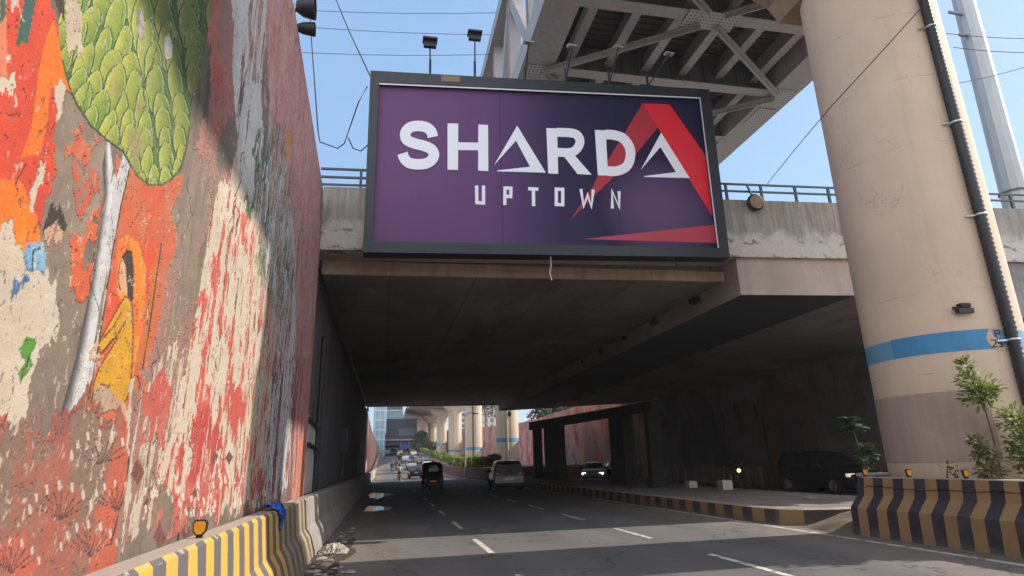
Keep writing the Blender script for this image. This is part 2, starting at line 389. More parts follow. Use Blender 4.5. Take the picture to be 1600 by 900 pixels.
# ================================================================== the setting
def struct(mb, name, mat, kind='structure', **kw): return tag(mb.build(name, mat, **kw), kind=kind)
YS = list(range(-30, 80, 10))+list(range(80, 330, 5))
def sheet(x0, x1, dz, name, mat, ys=YS, nx=2):
    g = MB(); g.grid([[(x0+(x1-x0)*i/(nx-1), y, road_z(y)+dz) for i in range(nx)] for y in ys], False)
    return struct(g, name, mat)
g = MB(); g.grid([[(x, y, -.25) for x in (-1500, -20, 40, 1500)] for y in (-400, 0, 300, 2500)], False); struct(g, 'ground', M['ground'])
sheet(-1.9, 24, 0, 'road', M['road'], nx=8)
g = MB()
def dash(x, y0, y1, w=.12):
    n = max(1, int((y1-y0)/6)+1)
    g.grid([[(x-w/2, y0+(y1-y0)*i/n, road_z(y0+(y1-y0)*i/n)+.004), (x+w/2, y0+(y1-y0)*i/n, road_z(y0+(y1-y0)*i/n)+.004)] for i in range(n+1)], False)
for k in range(-3, 36):
    dash(2.0, 12.15+4.55*k-.3, 14.4+4.55*k-.3); dash(5.5, 12.6+4.55*k, 14.8+4.55*k)
dash(8.93, -8, 230, .13)
struct(g, 'lane_markings', M['white_paint'])
def m_gutter():
    t = NT('gutter_dust'); x, y, z = t.sep(); 
    c = t.mix(t.noise(3, 6, .7), (.21, .18, .15), (.10, .09, .08)); t.bump(t.noise(20, 5, .7), .5, .01)
    return t.done(c, .95)
g = MB(); rr = random.Random(3); P = []
for i in range(160):
    y = -2+i*.42; P.append([(-1.26, y, .005), (-.95+.25*math.sin(i*.7)*math.sin(i*.23)+rr.uniform(-.1, .12), y, .005)])
g.grid(P, False); struct(g, 'gutter_dust', m_gutter())
g = MB(); P = []
for i in range(60):
    y = -2+i*.2; P.append([(9.46, y, .0055), (9.2+rr.uniform(-.07, .07), y, .0055)])
g.grid(P, False); struct(g, 'gutter_dust', m_gutter())
# repaired road patches and standing water beside the left barrier
g = MB(); g.add([(.12, 16.9, .004), (.98, 15.9, .004), (1.3, 17.6, .004), (.25, 17.9, .004)], [(0, 1, 2, 3)]); struct(g, 'road_patch', plain('pale_road_patch', (.16, .145, .13), .8, 0, .2, 3))
g = MB(); g.add([(.5, 29.2, .004), (1.35, 30.3, .004), (1.3, 31.6, .004), (.45, 30.6, .004)], [(0, 1, 2, 3)]); struct(g, 'road_patch', bpy.data.materials['pale_road_patch'])
water = plain('still_water', (.02, .018, .015), .03, 0, .1, 2)
for cx, cy, rx, ry, sd in ((-.22, 37.0, .62, 3.2, 1), (-.25, 25.6, .5, 1.5, 2)):
    r2 = random.Random(sd); pts = []
    for k in range(40):
        a = 2*PI*k/40; q = 1+.18*math.sin(3*a+sd)+.12*math.sin(7*a)+r2.uniform(-.05, .05); pts.append((cx+rx*q*math.cos(a), cy+ry*q*math.sin(a), .0075))
    g = MB(); g.add(pts, [tuple(range(40))]); struct(g, 'puddle', water)
r2 = random.Random(12); pts = []
for k in range(60):
    a = 2*PI*k/60; q_ = 1+.22*math.sin(3*a)+.15*math.sin(8*a+1)+r2.uniform(-.12, .12); pts.append((-.93+.36*q_*math.cos(a), 12.6+2.9*q_*math.sin(a), .0085))
g = MB(); g.add(pts, [tuple(range(60))]); struct(g, 'gutter_dirt', plain('dark_gutter_dirt', (.055, .043, .034), .95, 0, .6, 7, .8))
# kerbed median island: striped kerb ring and paved top
ring = [(9.25, 56.5), (9.25, 40), (9.25, 22), (9.25, 14.7), (9.36, 14.0), (9.75, 13.45), (10.4, 13.2), (11.6, 13.15), (12.9, 13.3), (13.6, 13.9), (13.85, 15), (13.85, 40), (13.85, 56.5)]
inn = [(9.47, 56.5), (9.47, 40), (9.47, 22), (9.47, 14.75), (9.57, 14.12), (9.9, 13.65), (10.45, 13.42), (11.6, 13.37), (12.8, 13.5), (13.4, 14.0), (13.63, 15), (13.63, 40), (13.63, 56.5)]
g = MB(); n = len(ring)
vs = [(x, y, -.02) for x, y in ring]+[(x+(.0 if i < 4 else 0), y, .33) for i, (x, y) in enumerate(ring)]+[(x*.75+a*.25, y*.75+b*.25, .36) for (x, y), (a, b) in zip(ring, inn)]+[(x, y, .36) for x, y in inn]
for L in range(3): g.add([], [])
fs = []
for L in range(3):
    for i in range(n-1): fs.append((L*n+i, L*n+i+1, (L+1)*n+i+1, (L+1)*n+i))
g.add(vs, fs); struct(g, 'kerb', M['stripe_k'])
g = MB(); g.add([(x, y, .352) for x, y in inn], [tuple(range(n))]); struct(g, 'median_paving', M['kerb_top'])
# sand washed up between the kerb nose and the barrier
g = MB(); P = []
for i in range(15):
    row = []
    for j in range(15):
        u, v = i/14*2-1, j/14*2-1; h = max(0, 1-u*u)*max(0, 1-v*v)
        row.append((10.3+u*1.0+.1*v, 12.45+v*.85, .002+.27*h*(1+.3*math.sin(5*u+4*v))+.03*rr.random()*h))
    P.append(row)
g.grid(P); struct(g, 'sand_heap', M['soil'])
g = MB(); P = [[(9.7+3.6*j/16, -6+17.3*i/50, .9+.06*rr.random()) for j in range(17)] for i in range(51)]; g.grid(P); struct(g, 'planter_soil', M['soil'])
# higher land on both sides of the underpass
g = MB(); g.box(-60, -2.6, -60, 190, -.2, 8.3); struct(g, 'left_bank', M['ground'])
g = MB(); g.box(21.3, 160, 50.2, 400, -.2, 6.2); struct(g, 'right_bank', M['ground'])
g = MB(); g.box(24, 160, -60, 15, -.2, 2.6); struct(g, 'right_bank', M['ground'])

# ------------------------------------------------------------------ overpass bridge
br = empty('overpass_bridge', (0, 15.2, 0), 'wide grey concrete road bridge crossing over the dark underpass', 'bridge')
def hexa(fr, bk):
    g = MB(); g.add(list(fr)+list(bk), [(0, 1, 2, 3), (7, 6, 5, 4), (0, 4, 5, 1), (1, 5, 6, 2), (2, 6, 7, 3), (3, 7, 4, 0)]); return g
def sect(x0, x1, y, za, zb, zt): return [(x0, y, za), (x1, y, zb), (x1, y, zt), (x0, y, zt)]
hexa(sect(-2.4, 10.3, 16.2, 6.62, 6.82, 8.0), sect(-2.4, 13.4, 67, 7.75, 7.95, 8.9)).build('deck', M['soffit'], br)
hexa(sect(-1.9, 45, 15.22, 6.99, 8.2, 8.3), sect(-1.9, 45, 16.199, 7.0, 8.21, 8.31)).build('slab_edge', M['beam_pink'], br)
gl_, gr_ = ony(779, 642, 66.9), ony(868, 637, 66.9); gfar = [tuple(gl_), tuple(gr_), (gr_.x, 66.9, 9.3), (gl_.x, 66.9, 9.3)]
hexa(sect(10.12, 14.0, 15.32, 6.15, 6.24, 7.8), gfar).build('girder', M['beam_pink'], br)
pL = ony(867, 637, 60); pR = onx(985, 630, 20.45); pE = pR+(pR-pL)*(3.6/(pR.x-pL.x)); sdl = [tuple(pL), tuple(pE), (pE.x, pE.y, 8.8), (pL.x, pL.y, 8.8)]
hexa(sect(14.002, 24, 15.32, 6.24, 5.3, 7.8), sdl).build('side_deck', M['soffit'], br)
hexa(sect(24.002, 45, 15.32, 6.0, 6.2, 7.9), sect(24.002, 45, 50.0, 6.2, 6.3, 8.85)).build('side_deck', M['soffit'], br)
hexa([(10.14, 15.34, 6.137), (13.98, 15.34, 6.227), (13.98, 15.34, 6.147+.085), (10.14, 15.34, 6.147)], [(gl_.x+.05, 66.8, gl_.z-.022), (gr_.x-.05, 66.8, gr_.z-.022), (gr_.x-.05, 66.8, gr_.z-.012), (gl_.x+.05, 66.8, gl_.z-.012)]).build('girder_underside', lens_concrete('dark_blue_grey_plate', (.055, .06, .075), (.03, .03, .035), .4, .6), br)  # thin plate, darker and bluer than the girder above it
pz = lambda x: 7.04+.026*x
g = MB(); P0 = []
xs = [-1.78+i*.6 for i in range(80)]
g = hexa([(-1.78, 15.2, 6.98), (45, 15.2, 8.2), (45, 15.2, 10.3), (-1.78, 15.2, 8.74)], [(-1.78, 15.55, 6.99), (45, 15.55, 8.21), (45, 15.55, 10.3), (-1.78, 15.55, 8.74)])
g.build('parapet', M['parapet'], br)
rl = MB(); ptop = lambda x: 8.8+.0335*x
for dz in (.14, .36, .6):
    if dz == .14: rl.bar((-1.9, 15.36, ptop(-1.9)+dz), (0, 15.36, ptop(0)+dz), .05, .05)
    else: rl.bar((-1.9, 15.36, ptop(-1.9)+dz), (45, 15.36, ptop(45)+dz), .055, .055)
rail = rl.build('railing', M['rail'], br)
x = -.85
while x < 30:
    p = MB(); p.bar((x, 15.36, ptop(x)-.06), (x, 15.36, ptop(x)+.575), .07, .07); p.build('railing_post', M['rail'], rail); x += 1.22
hexa([(-1.8, 16.12, 6.60), (10.15, 16.12, 6.80), (10.15, 16.12, 7.1), (-1.8, 16.12, 7.0)], [(-1.8, 16.21, 6.60), (10.15, 16.21, 6.80), (10.15, 16.21, 7.1), (-1.8, 16.21, 7.0)]).build('drip_beam', lens_concrete('ochre_concrete', (.46, .36, .27), (.16, .12, .09), .5, .8), br)
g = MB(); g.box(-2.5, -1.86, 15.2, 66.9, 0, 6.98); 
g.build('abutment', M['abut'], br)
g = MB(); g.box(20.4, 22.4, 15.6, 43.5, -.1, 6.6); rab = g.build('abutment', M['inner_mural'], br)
g = MB(); g.add([(-1.856, 15.25, 1.0), (-1.856, 18.3, 1.0), (-1.856, 18.5, 2.1), (-1.856, 17.6, 2.75), (-1.856, 15.25, 2.9)], [(0, 1, 2, 3, 4)]); g.build('pale_patch', lens_concrete('pale_wall_patch', (.50, .48, .46), (.2, .19, .18), .4, 1.5), br)  # paler grey patch low on the left abutment near the entrance
# painted arch and doorway on the far abutment
aw = MB(); pts = [(-1.95, .1), (-1.95, 3.3)]+[(-1.95*math.cos(PI*k/14), 3.3+1.9*math.sin(PI*k/14)) for k in range(1, 14)]+[(1.95, 3.3), (1.95, .1)]
aw.add([(20.392, 28.2+a, z) for a, z in pts], [tuple(range(len(pts)))]); aw.build('painted_arch', plain('dull_orange_paint', (.16, .10, .065), .9, 0, .3, 2), br)
aw = MB(); aw.add([(20.386, 28.2+a, z) for a, z in [(-1.0, .1), (-.85, 2.9), (-1.25, 3.05), (-1.25, 3.3), (1.25, 3.3), (1.25, 3.05), (.85, 2.9), (1.0, .1)]], [tuple(range(8))]); aw.build('painted_doorway', plain('dull_violet_paint', (.10, .07, .09), .9, 0, .3, 2), br)
for yy, z0, z1 in ((37, 3.2, 4.6), (35.6, 2.6, 4.9), (34.5, 3.0, 4.4), (33, 3.4, 5.0), (32.6, 2.4, 4.6), (31.0, 3.3, 4.6), (30.4, 1.3, 4.0), (38.6, 3.3, 4.8)):
    aw = MB(); aw.add([(20.39, yy, z0), (20.39, yy+.18, (z0+z1)/2), (20.39, yy+.07, z1), (20.39, yy-.12, (z0+z1)/2)], [(0, 1, 2, 3)]); aw.build('soot_streak', plain('soot', (.02, .018, .018), .95), br)
for i in range(11):
    y = 18+3.6*i; x = 10.3+.055*(y-15.2)-.28; z = 6.55+.0225*(y-16)
    l = MB(); l.box(x-.16, x+.16, y-.22, y+.22, z, z+.16); l.box(x-.02, x+.3, y-.04, y+.04, z+.1, z+.2); l.build('under_deck_lamp', M['dark'], br)
hexa([(-1.9, 66.95, 7.7), (19, 66.95, 7.8), (19, 66.95, 10.5), (-1.9, 66.95, 10.3)], [(-1.9, 67.3, 7.7), (19, 67.3, 7.8), (19, 67.3, 10.5), (-1.9, 67.3, 10.3)]).build('parapet', M['parapet'], br)

pf = empty('portal_frame', (12.1, 36, .35), 'dark concrete frame of four wall columns and one beam on the median', 'column')
for y0, y1 in ((26.4, 26.85), (29.6, 31.5), (41.9, 45.5), (48.4, 49.2)):
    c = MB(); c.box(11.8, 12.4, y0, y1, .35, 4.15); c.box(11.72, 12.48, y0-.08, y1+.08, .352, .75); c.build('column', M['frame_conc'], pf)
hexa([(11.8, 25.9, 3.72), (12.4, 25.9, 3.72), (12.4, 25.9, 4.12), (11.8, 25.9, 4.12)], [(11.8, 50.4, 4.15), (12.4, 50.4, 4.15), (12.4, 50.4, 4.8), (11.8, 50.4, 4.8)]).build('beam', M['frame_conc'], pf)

# ------------------------------------------------------------------ barriers
PL = [(-1.24, 0), (-1.26, .12), (-1.33, .36), (-1.42, .5), (-1.47, 1.0), (-1.5, 1.03), (-1.7, 1.03), (-1.74, 1.0), (-1.74, 0)]
def barrier(prof, y0, y1, step=.5):
    g = MB(); n = len(prof); k = max(1, int((y1-y0)/step)); vs = []; fs = []
    for i in range(k+1):
        y = y0+(y1-y0)*i/k
        for x, z in prof: vs.append((x+rr.uniform(-.004, .004), y, z+rr.uniform(-.004, .004)*(z > 0)))
    for i in range(k):
        for j in range(n-1): fs.append((i*n+j, i*n+j+1, (i+1)*n+j+1, (i+1)*n+j))
    fs += [tuple(range(n)), tuple(range(k*n, k*n+n))]; g.add(vs, fs); return g
g = barrier(PL, 9.98, 12.72)  # faded stripes, their colours greyed further to imitate the pier's shade
tag(g.build('concrete_barrier', m_stripe('shade_greyed_stripe_paint', lin(150, 130, 92), lin(84, 82, 84), .5, .75, dirt=.75), origin=(-1.5, 10, 0)), 'short barrier length with faded stripes greyed to imitate pier shade beside the blue cloth', 'barrier')
g = barrier(PL, -5, 9.94)
tag(g.build('concrete_barrier', M['stripe_l'], origin=(-1.5, 0, 0)), 'low concrete barrier with faded yellow and grey stripes at the foot of the mural wall', 'barrier')
g = barrier([(x+.02, z) for x, z in PL], 12.78, 66.5)
tag(g.build('concrete_barrier', lens_concrete('barrier_concrete', (.27, .25, .23), (.09, .085, .08), .6, 1.5), origin=(-1.5, 12.8, 0)), 'unpainted grey concrete barrier running along the left side into the dark underpass', 'barrier')
PR = [(9.45, 0), (9.46, .10), (9.48, .52), (9.70, .76), (9.75, 1.1), (9.78, 1.12), (9.93, 1.12), (9.95, 1.1), (9.95, .2), (9.95, 0)]
g = barrier(PR, -6, 11.55)
g.box(9.951, 13.3, 11.32, 11.55, 0, 1.1)
tag(g.build('concrete_barrier', M['stripe_r'], origin=(9.6, .15, 0)), 'concrete barrier with bold black and ochre chevron stripes in front of the big pier', 'barrier')
gd = MB(); 
for i in range(45):
    y = -4+i*.37
# ------------------------------------------------------------------ reflective delineators on the barrier tops
def delineator(x, y, z, label, s=.72):
    d = empty('delineator', (x, y, z), label, 'reflector', 'yellow shield reflectors on the barrier tops')
    shp = [(-.075, .05), (-.085, .15), (-.06, .185), (0, .19), (.06, .185), (.085, .15), (.075, .05), (.03, .0), (-.03, .0)]
    g = MB(); g.prism([(x+a*s, z+b*s+.02) for a, b in shp], 'y', y-.02, y+.02); g.box(x-.025, x+.025, y-.02, y+.02, z-.012, z+.03); g.build('backing', M['dark'], d)
    g = MB(); g.prism([(x+a*s*.8, z+.1*s+(b-.1)*s*.8+.02) for a, b in shp], 'y', y-.027, y-.0205); g.build('reflector', M['yellow'], d)
for px, lb in ((311, 'yellow shield reflector alone on the left striped barrier below the mural'),): 
    p = onx(px, 842, -1.58); delineator(-1.58, p.y, 1.03, lb)
for y, lb in ((11.42, 'yellow shield reflector on the end corner of the right striped barrier'), (10.3, 'yellow shield reflector on the striped barrier below the big pier\'s left edge'), (9.1, 'yellow shield reflector on the striped barrier below the big pier\'s middle')):
    delineator(9.85, y, 1.115, lb)
delineator(10.7, 11.44, 1.1, 'dim yellow shield reflector set back on the short return of the right barrier')

# ------------------------------------------------------------------ big pier and the far row of piers
PX, PY, PRAD = 11.6, 10.6, 1.42
def cyl_patch(g, a0, a1, z0, z1, r, cx=PX, cy=PY, n=24):
    g.grid([[(cx+r*math.cos(a0+(a1-a0)*i/n), cy+r*math.sin(a0+(a1-a0)*i/n), z) for z in (z0, z1)] for i in range(n+1)])
pr = empty('metro_pier', (PX, PY, 0), 'huge round beige concrete pier with a blue band and a black drain pipe', 'pier')
g = MB(); g.lathe([(PRAD, .5)]+[(PRAD, 1+i) for i in range(13)]+[(PRAD+.03, 13.4)], (PX, PY, 0), 72); g.build('shaft', M['pier'], pr)
cap = [(PX-1.43, 12.9), (PX-1.7, 13.3), (PX-4.6, 14.9), (PX-5.3, 15.1), (PX-5.3, 15.75), (PX+5.0, 15.75), (PX+5.0, 15.1), (PX+4.3, 14.9), (PX+1.7, 13.3), (PX+1.43, 12.9)]
g = MB(); g.prism(cap, 'y', 9.25, 11.95); g.build('cap', plain('stained_cap_concrete', (.33, .24, .17), .9, 0, .3, 1.2, .3, streak=.7), pr)
ac = math.atan2(-PY, -PX)      # towards the viewer
g = MB(); cyl_patch(g, ac-1.7, ac+1.9, 3.42, 3.80, PRAD+.004, n=48); g.build('painted_band', plain('faded_blue_band', lin(104, 155, 188), .65, 0, .16, 2.5), pr)
g = MB(); cyl_patch(g, ac-.62, ac+.60, 3.425, 3.81, PRAD+.0065); g.build('painted_band', M['blue_band'], pr)
g = MB(); cyl_patch(g, ac-1.5, ac+.38, 1.38, 2.68, PRAD+.005, n=40); g.build('cement_patch', M['patch'], pr)
def on_pier(a, z, r=PRAD+.012): return (PX+r*math.cos(a), PY+r*math.sin(a), z)
g = MB(); c0 = ac+.70; pts = [on_pier(c0+.165*math.cos(2*PI*k/24), 3.62+.235*math.sin(2*PI*k/24), PRAD+.009) for k in range(24)]; g.add(pts, [tuple(range(24))]); g.build('number_disc', plain('pale_disc_paint', lin(202, 172, 150), .7), pr)
def strokes(g, segs, f, w):
    for a, b in segs:
        a, b = Vector((*a, 0)), Vector((*b, 0)); d = (b-a).normalized()*w/2; nrm = Vector((-d.y, d.x, 0)); a2, b2 = a-d, b+d
        k = 3; row = [[f(*(a2.lerp(b2, i/k)+nrm*s)[:2]) for s in (-1, 1)] for i in range(k+1)]; g.grid(row, False)
g = MB(); fm = lambda u, v: on_pier(c0+u/PRAD, 3.62+v)
strokes(g, [((-.06, .03), (-.06, .15)), ((-.06, .15), (.03, .15)), ((.03, .15), (.03, .09)), ((.03, .09), (-.06, .09))], fm, .022)
strokes(g, [((-.17, -.03), (-.09, -.03)), ((-.09, -.03), (-.09, -.09)), ((-.09, -.09), (-.17, -.16)), ((-.17, -.16), (-.08, -.16))], fm, .022)
strokes(g, [((.02, -.10), (-.04, -.10)), ((-.04, -.10), (-.04, -.03)), ((-.04, -.03), (.02, -.03)), ((.02, -.03), (.02, -.16)), ((.02, -.16), (-.04, -.16))], fm, .022)
g.build('pier_number', plain('brown_lettering', (.07, .03, .02), .7), pr)
pa = ac+.83; pxx, pyy = PX+(PRAD+.10)*math.cos(pa), PY+(PRAD+.10)*math.sin(pa)
g = MB(); n = 240; g.lathe([(.085 if i % 2 else .112, 1.0+i*(12.0/n)) for i in range(n)], (pxx, pyy, 0), 14); pipe = g.build('drain_pipe', plain('ribbed_black_pipe', (.02, .022, .03), .45, 0, .2, 3), pr)
for z in (3.55, 6.1, 8.2, 10.6):
    c = MB(); c.lathe([(.118, z), (.124, z+.01), (.124, z+.035), (.118, z+.045)], (pxx, pyy, 0), 14); c.bar((pxx-.25, pyy+.1, z+.02), (pxx-.1, pyy+.02, z+.02), .03, .03); c.build('pipe_clamp', M['chrome'], pipe)
jb = empty('junction_box', on_pier(ac+.33, 4.23), 'small black junction box fixed to the big pier above its blue band', 'box')
jx, jy, jz = jb.location
g = MB(); g.bar((jx-.16, jy-.02, jz-.05), (jx+.15, jy-.06, jz-.05), .1, .09); g.build('box_body', M['dark'], jb)
g = MB(); g.bar((jx-.10, jy-.03, jz+.05), (jx+.10, jy-.05, jz+.05), .12, .08); g.bar((jx-.22, jy, jz), (jx-.12, jy-.02, jz), .05, .06); g.build('box_lid', M['black'], jb)

far = [(793, 76, 1.42), (740, 101, 1.42), (711, 137, 1.45), (690, 168, 1.4), (675, 200, 1.4), (663, 232, 1.4), (654, 265, 1.4), (647, 300, 1.4)]
fl = ['first round beige pier beyond the bridge, blue banded with a small box', 'second round beige pier beyond the bridge standing behind the hedge gap', 'third broad beige pier beyond the bridge behind the hedge', 'fourth slimmer beige pier beyond the bridge behind the hedge', 'pier beyond the bridge, first of the row with a flared head in view', 'pier beyond the bridge with a flared head, just right of the dark round tree', 'far pier with a flared head behind the dark round tree', 'farthest pier of the row beside the station']
for i, ((px, Y, r), lb) in enumerate(zip(far, fl)):
    X = xat(px, Y, 690); z0 = road_z(Y); zt = 15.2+max(0, Y-137)*.026
    p = empty('metro_pier', (X, Y, z0), lb, 'pier', 'viaduct piers beyond the bridge')
    g = MB(); g.lathe([(r, z0), (r, zt-2.6), (r+.05, zt-2.4)], (X, Y, 0), 40); g.build('shaft', M['conc_far'], p)
    g = MB(); g.prism([(X-r, zt-2.4), (X-r-1.6, zt-.5), (X-r-1.6, zt), (X+r+1.6, zt), (X+r+1.6, zt-.5), (X+r, zt-2.4)], 'y', Y-r*.95, Y+r*.95); g.build('cap', M['conc_far'], p)
    zb = {76: 4.25, 101: 3.9, 137: 4.35}.get(Y, z0+3.4); zh = .25
    g = MB(); g.lathe([(r+.006, zb-zh), (r+.006, zb+zh)], (X, Y, 0), 40); g.build('painted_band', M['far_band'], p)
    g = MB(); g.tube([(X-.2*r, Y-r-.08, z0), (X-.2*r, Y-r-.08, zt-2.4)], .09, 8); g.build('drain_pipe', M['conc_far'] if Y != 101 else M['cable'], p)
    if Y == 76:
        g = MB(); g.box(X-.25, X+.25, Y-r-.15, Y-r+.2, 7.2, 7.45); g.box(X-.18, X+.18, Y-r-.14, Y-r+.2, 7.5, 7.7); g.build('junction_box', M['dark'], p)

# ------------------------------------------------------------------ steel truss metro bridge
def m_rivet():
    t = NT('riveted_steel'); x, y, z = t.sep(); fx = t.math('SUBTRACT', t.math('FRACT', t.math('MULTIPLY', x, 7)), .5); fy = t.math('SUBTRACT', t.math('FRACT', t.math('MULTIPLY', y, 7)), .5)
    d = t.math('ADD', t.math('MULTIPLY', fx, fx), t.math('MULTIPLY', fy, fy)); k = t.math('LESS_THAN', d, .055)
    return t.done(t.mix(k, (.36, .35, .345), (.06, .06, .065)), .5)
M['riveted'] = m_rivet()
tz = 16.0; XL, XR = 4.65, 16.4
tr = empty('truss_bridge', (10.5, 12, 0), 'grey steel truss railway bridge high above the road bridge behind the billboard', 'bridge')
Y0, Y1, PAN = 11.7, 74.6, 3.7
for xa, xb in ((XL, XL+1.22), (XR-1.22, XR)):
    g = MB(); g.box(xa, xb, Y0, Y1, tz, tz+.9); g.build('bottom_chord', M['steel_light'], tr)
    g = MB(); g.box(xa+.15, xb-.15, Y0+4, Y1-4, tz+6.6, tz+7.3); g.build('top_chord', M['steel_light'], tr)
ny = int((Y1-Y0)/PAN)
for i in range(ny+1):
    y = Y0+.02+i*PAN
    f = MB(); f.box(XL+1.222, XR-1.222, y-.24, y+.24, tz+.02, tz+.06); f.build('beam_flange', M['steel_light'], tr)
    f = MB(); f.box(XL+1.222, XR-1.222, y-.03, y+.03, tz+.061, tz+1.2)
    for k in range(1, 13):
        xx = XL+1.22+(XR-XL-2.44)*k/13; f.box(xx-.02, xx+.02, y-.15, y-.031, tz+.061, tz+1.2)
    f.build('floor_beam', M['steel_grey'] if i != 1 else M['steel_grey'], tr)
    for xa in (XL+.61, XR-.61):
        if 1 <= i <= ny-1:
            v = MB(); v.box(xa-.28, xa+.28, y-.22, y-.19, tz+.9, tz+6.6); v.box(xa-.28, xa+.28, y+.19, y+.22, tz+.9, tz+6.6); v.box(xa-.02, xa+.02, y-.188, y+.188, tz+.9, tz+6.6); v.build('vertical_post', M['steel_light'], tr)
        if i < ny:
            a, b = ((y, tz+.9), (y+PAN, tz+6.6)) if i % 2 == 0 else ((y, tz+6.6), (y+PAN, tz+.9))
            d = MB(); d.bar((xa, a[0], a[1]), (xa, b[0], b[1]), .5, .42, (1, 0, 0)); d.build('diagonal', M['steel_light'], tr)
for k in range(6):
    xx = XL+1.9+(XR-XL-3.8)*k/5
    s = MB(); s.box(xx-.17, xx+.17, Y0, Y1, tz+.45, tz+.49); s.box(xx-.025, xx+.025, Y0, Y1, tz+.491, tz+1.19); s.build('stringer', M['steel_light'], tr)
g = MB(); g.box(XL+.3, XR-.3, Y0, Y1, tz+1.25, tz+1.5)
for k in range(int((Y1-Y0)/.3)): g.box(XL+1.3, XR-1.3, Y0+k*.3, Y0+k*.3+.14, tz+1.205, tz+1.2495)
g.build('deck', M['deck_under'], tr)
def bracing(p, q):
    b = MB(); b.bar(p, q, .26, .05); b.bar((p[0], p[1], p[2]-.1), (q[0], q[1], q[2]-.1), .05, .16); b.build('lateral_brace', M['steel_light'], tr)
def gusset(cx, cy, w, l):
    g = MB(); g.box(cx-w, cx+w, cy-l, cy+l, tz-.035, tz-.004); g.build('gusset_plate', M['riveted'], tr)
for i in range(0, 8):
    ya = Y0+i*PAN; yb = ya+PAN
    if i % 2 == 1:
        xc = (XL+XR)/2
        bracing((xc-.3, ya+.3, tz-.07), (XL+.9, yb-.1, tz-.07)); bracing((xc+.3, ya+.3, tz-.07), (XR-.9, yb-.1, tz-.07))
        gusset(xc, ya+.1, .95, .42)
        gusset(XR-.62, yb, .45, .4); gusset(XR-.6, yb+1.6, .42, .62); gusset(XL+.62, yb, .4, .3)
    else:
        xc = (XL+XR)/2
        bracing((xc-.3, yb-.3, tz-.07), (XL+.9, ya+.1, tz-.07)); bracing((xc+.3, yb-.3, tz-.07), (XR-.9, ya+.1, tz-.07))
# earlier concrete span on this side of the pier: it throws the long shade on the mural
vb = empty('viaduct_girder', (9, 10, 0), 'concrete box girder viaduct span carrying the metro line overhead', 'bridge')
g = MB(); g.prism([(5.5, 17.2), (7, 16.1), (13.45, 16.1), (14.0, 17.0), (14.0, 18.2), (5.5, 18.2)], 'y', -60, 10.4); g.build('box_girder', M['conc_far'], vb)
g = MB(); g.box(5.5, 5.7, -60, 10.4, 18.2, 19.2); g.box(13.2, 13.4, -60, 10.4, 18.2, 19.2); g.build('parapet', M['conc_far'], vb)
# far viaduct beyond the bridge
fv = empty('viaduct_girder', (15, 80, 0), 'pale concrete viaduct deck carried on the far row of round piers', 'bridge')
g = MB(); P = []
for Y in list(range(76, 330, 12)):
    zz = 15.4+max(0, Y-137)*.026; cx = 15+.0*Y; hw = 4.6 if Y < 130 else (4.6+min(1, (Y-130)/40)*3.6)
    P.append([(cx-hw, Y, zz+1.9), (cx-hw, Y, zz+1.5), (cx-2.4, Y, zz), (cx+2.4, Y, zz), (cx+hw, Y, zz+1.5), (cx+hw, Y, zz+1.9), (cx-hw, Y, zz+1.9)])
g.grid(P, False); g.build('box_girder', M['conc_far'], fv)
g = MB()
for s in (-1, 1):
    P = []
    for Y in list(range(76, 330, 12)):
        zz = 15.4+max(0, Y-137)*.026; hw = 4.6 if Y < 130 else (4.6+min(1, (Y-130)/40)*3.6)
        P.append([(15+s*hw, Y, zz+1.9), (15+s*hw, Y, zz+2.9), (15+s*(hw-.2), Y, zz+2.9), (15+s*(hw-.2), Y, zz+1.9)])
    g.grid(P, False)
g.build('parapet', M['conc_far'], fv)
# ------------------------------------------------------------------ mural wall (paint computed per point of the wall)
WX = -1.75
_T = RNG.rand(256, 256)
def vn(x, y, s):
    x = x+s*37.17; y = y+s*91.73; xi = np.floor(x).astype(int); yi = np.floor(y).astype(int); fx = x-xi; fy = y-yi
    fx = fx*fx*(3-2*fx); fy = fy*fy*(3-2*fy); a = _T[xi & 255, yi & 255]; b = _T[(xi+1) & 255, yi & 255]; c = _T[xi & 255, (yi+1) & 255]; d = _T[(xi+1) & 255, (yi+1) & 255]
    return (a*(1-fx)+b*fx)*(1-fy)+(c*(1-fx)+d*fx)*fy
def fbm(x, y, s, o=5, g=.55):
    v = 0; a = 1; t = 0
    for i in range(o): v = v+a*vn(x*2**i, y*2**i, s+i*3); t += a; a *= g
    return v/t
u = np.linspace(1/2.0, 1/14.9, 700); yy = 1/u
yy = np.unique(np.concatenate([yy, np.arange(6, 14.9, .035)])); yy = yy[np.concatenate([[True], np.diff(yy) > .004])]
zz = np.concatenate([np.arange(0, .9, .1), np.arange(.9, 5.2, .010), np.arange(5.2, 9.2, .02), [9.2]])
ztop = np.where(yy < 9.3, 9.2, 9.2-(yy-9.3)*.13)
NY, NZ = len(yy), len(zz)
Yg = np.repeat(yy[:, None], NZ, 1); Zg = zz[None, :]*(ztop/9.2)[:, None]*1.0
Zg = np.where(zz[None, :] < 6, zz[None, :], 6+(zz[None, :]-6)*((ztop-6)/3.2)[:, None])
nA = fbm(Yg*5, Zg*2.6, 1, 6)-.5; nB = fbm(Yg*5+40, Zg*2.6, 5, 6)-.5
nC = fbm(Yg*22, Zg*14, 8, 4)-.5; nD = fbm(Yg*22, Zg*14, 12, 4)-.5
Xs, Ys_ = project(np.full_like(Yg, WX), Yg, Zg)
Xr, Yr = project(np.full_like(Yg, WX), Yg+nA*.30+nC*.07, Zg+nB*.55+nD*.10)        # ragged, for peeled edges
Xw, Yw = project(np.full_like(Yg, WX), Yg+nA*.05+nC*.006, Zg+nB*.07+nD*.01)        # slightly wavering, for brushed edges
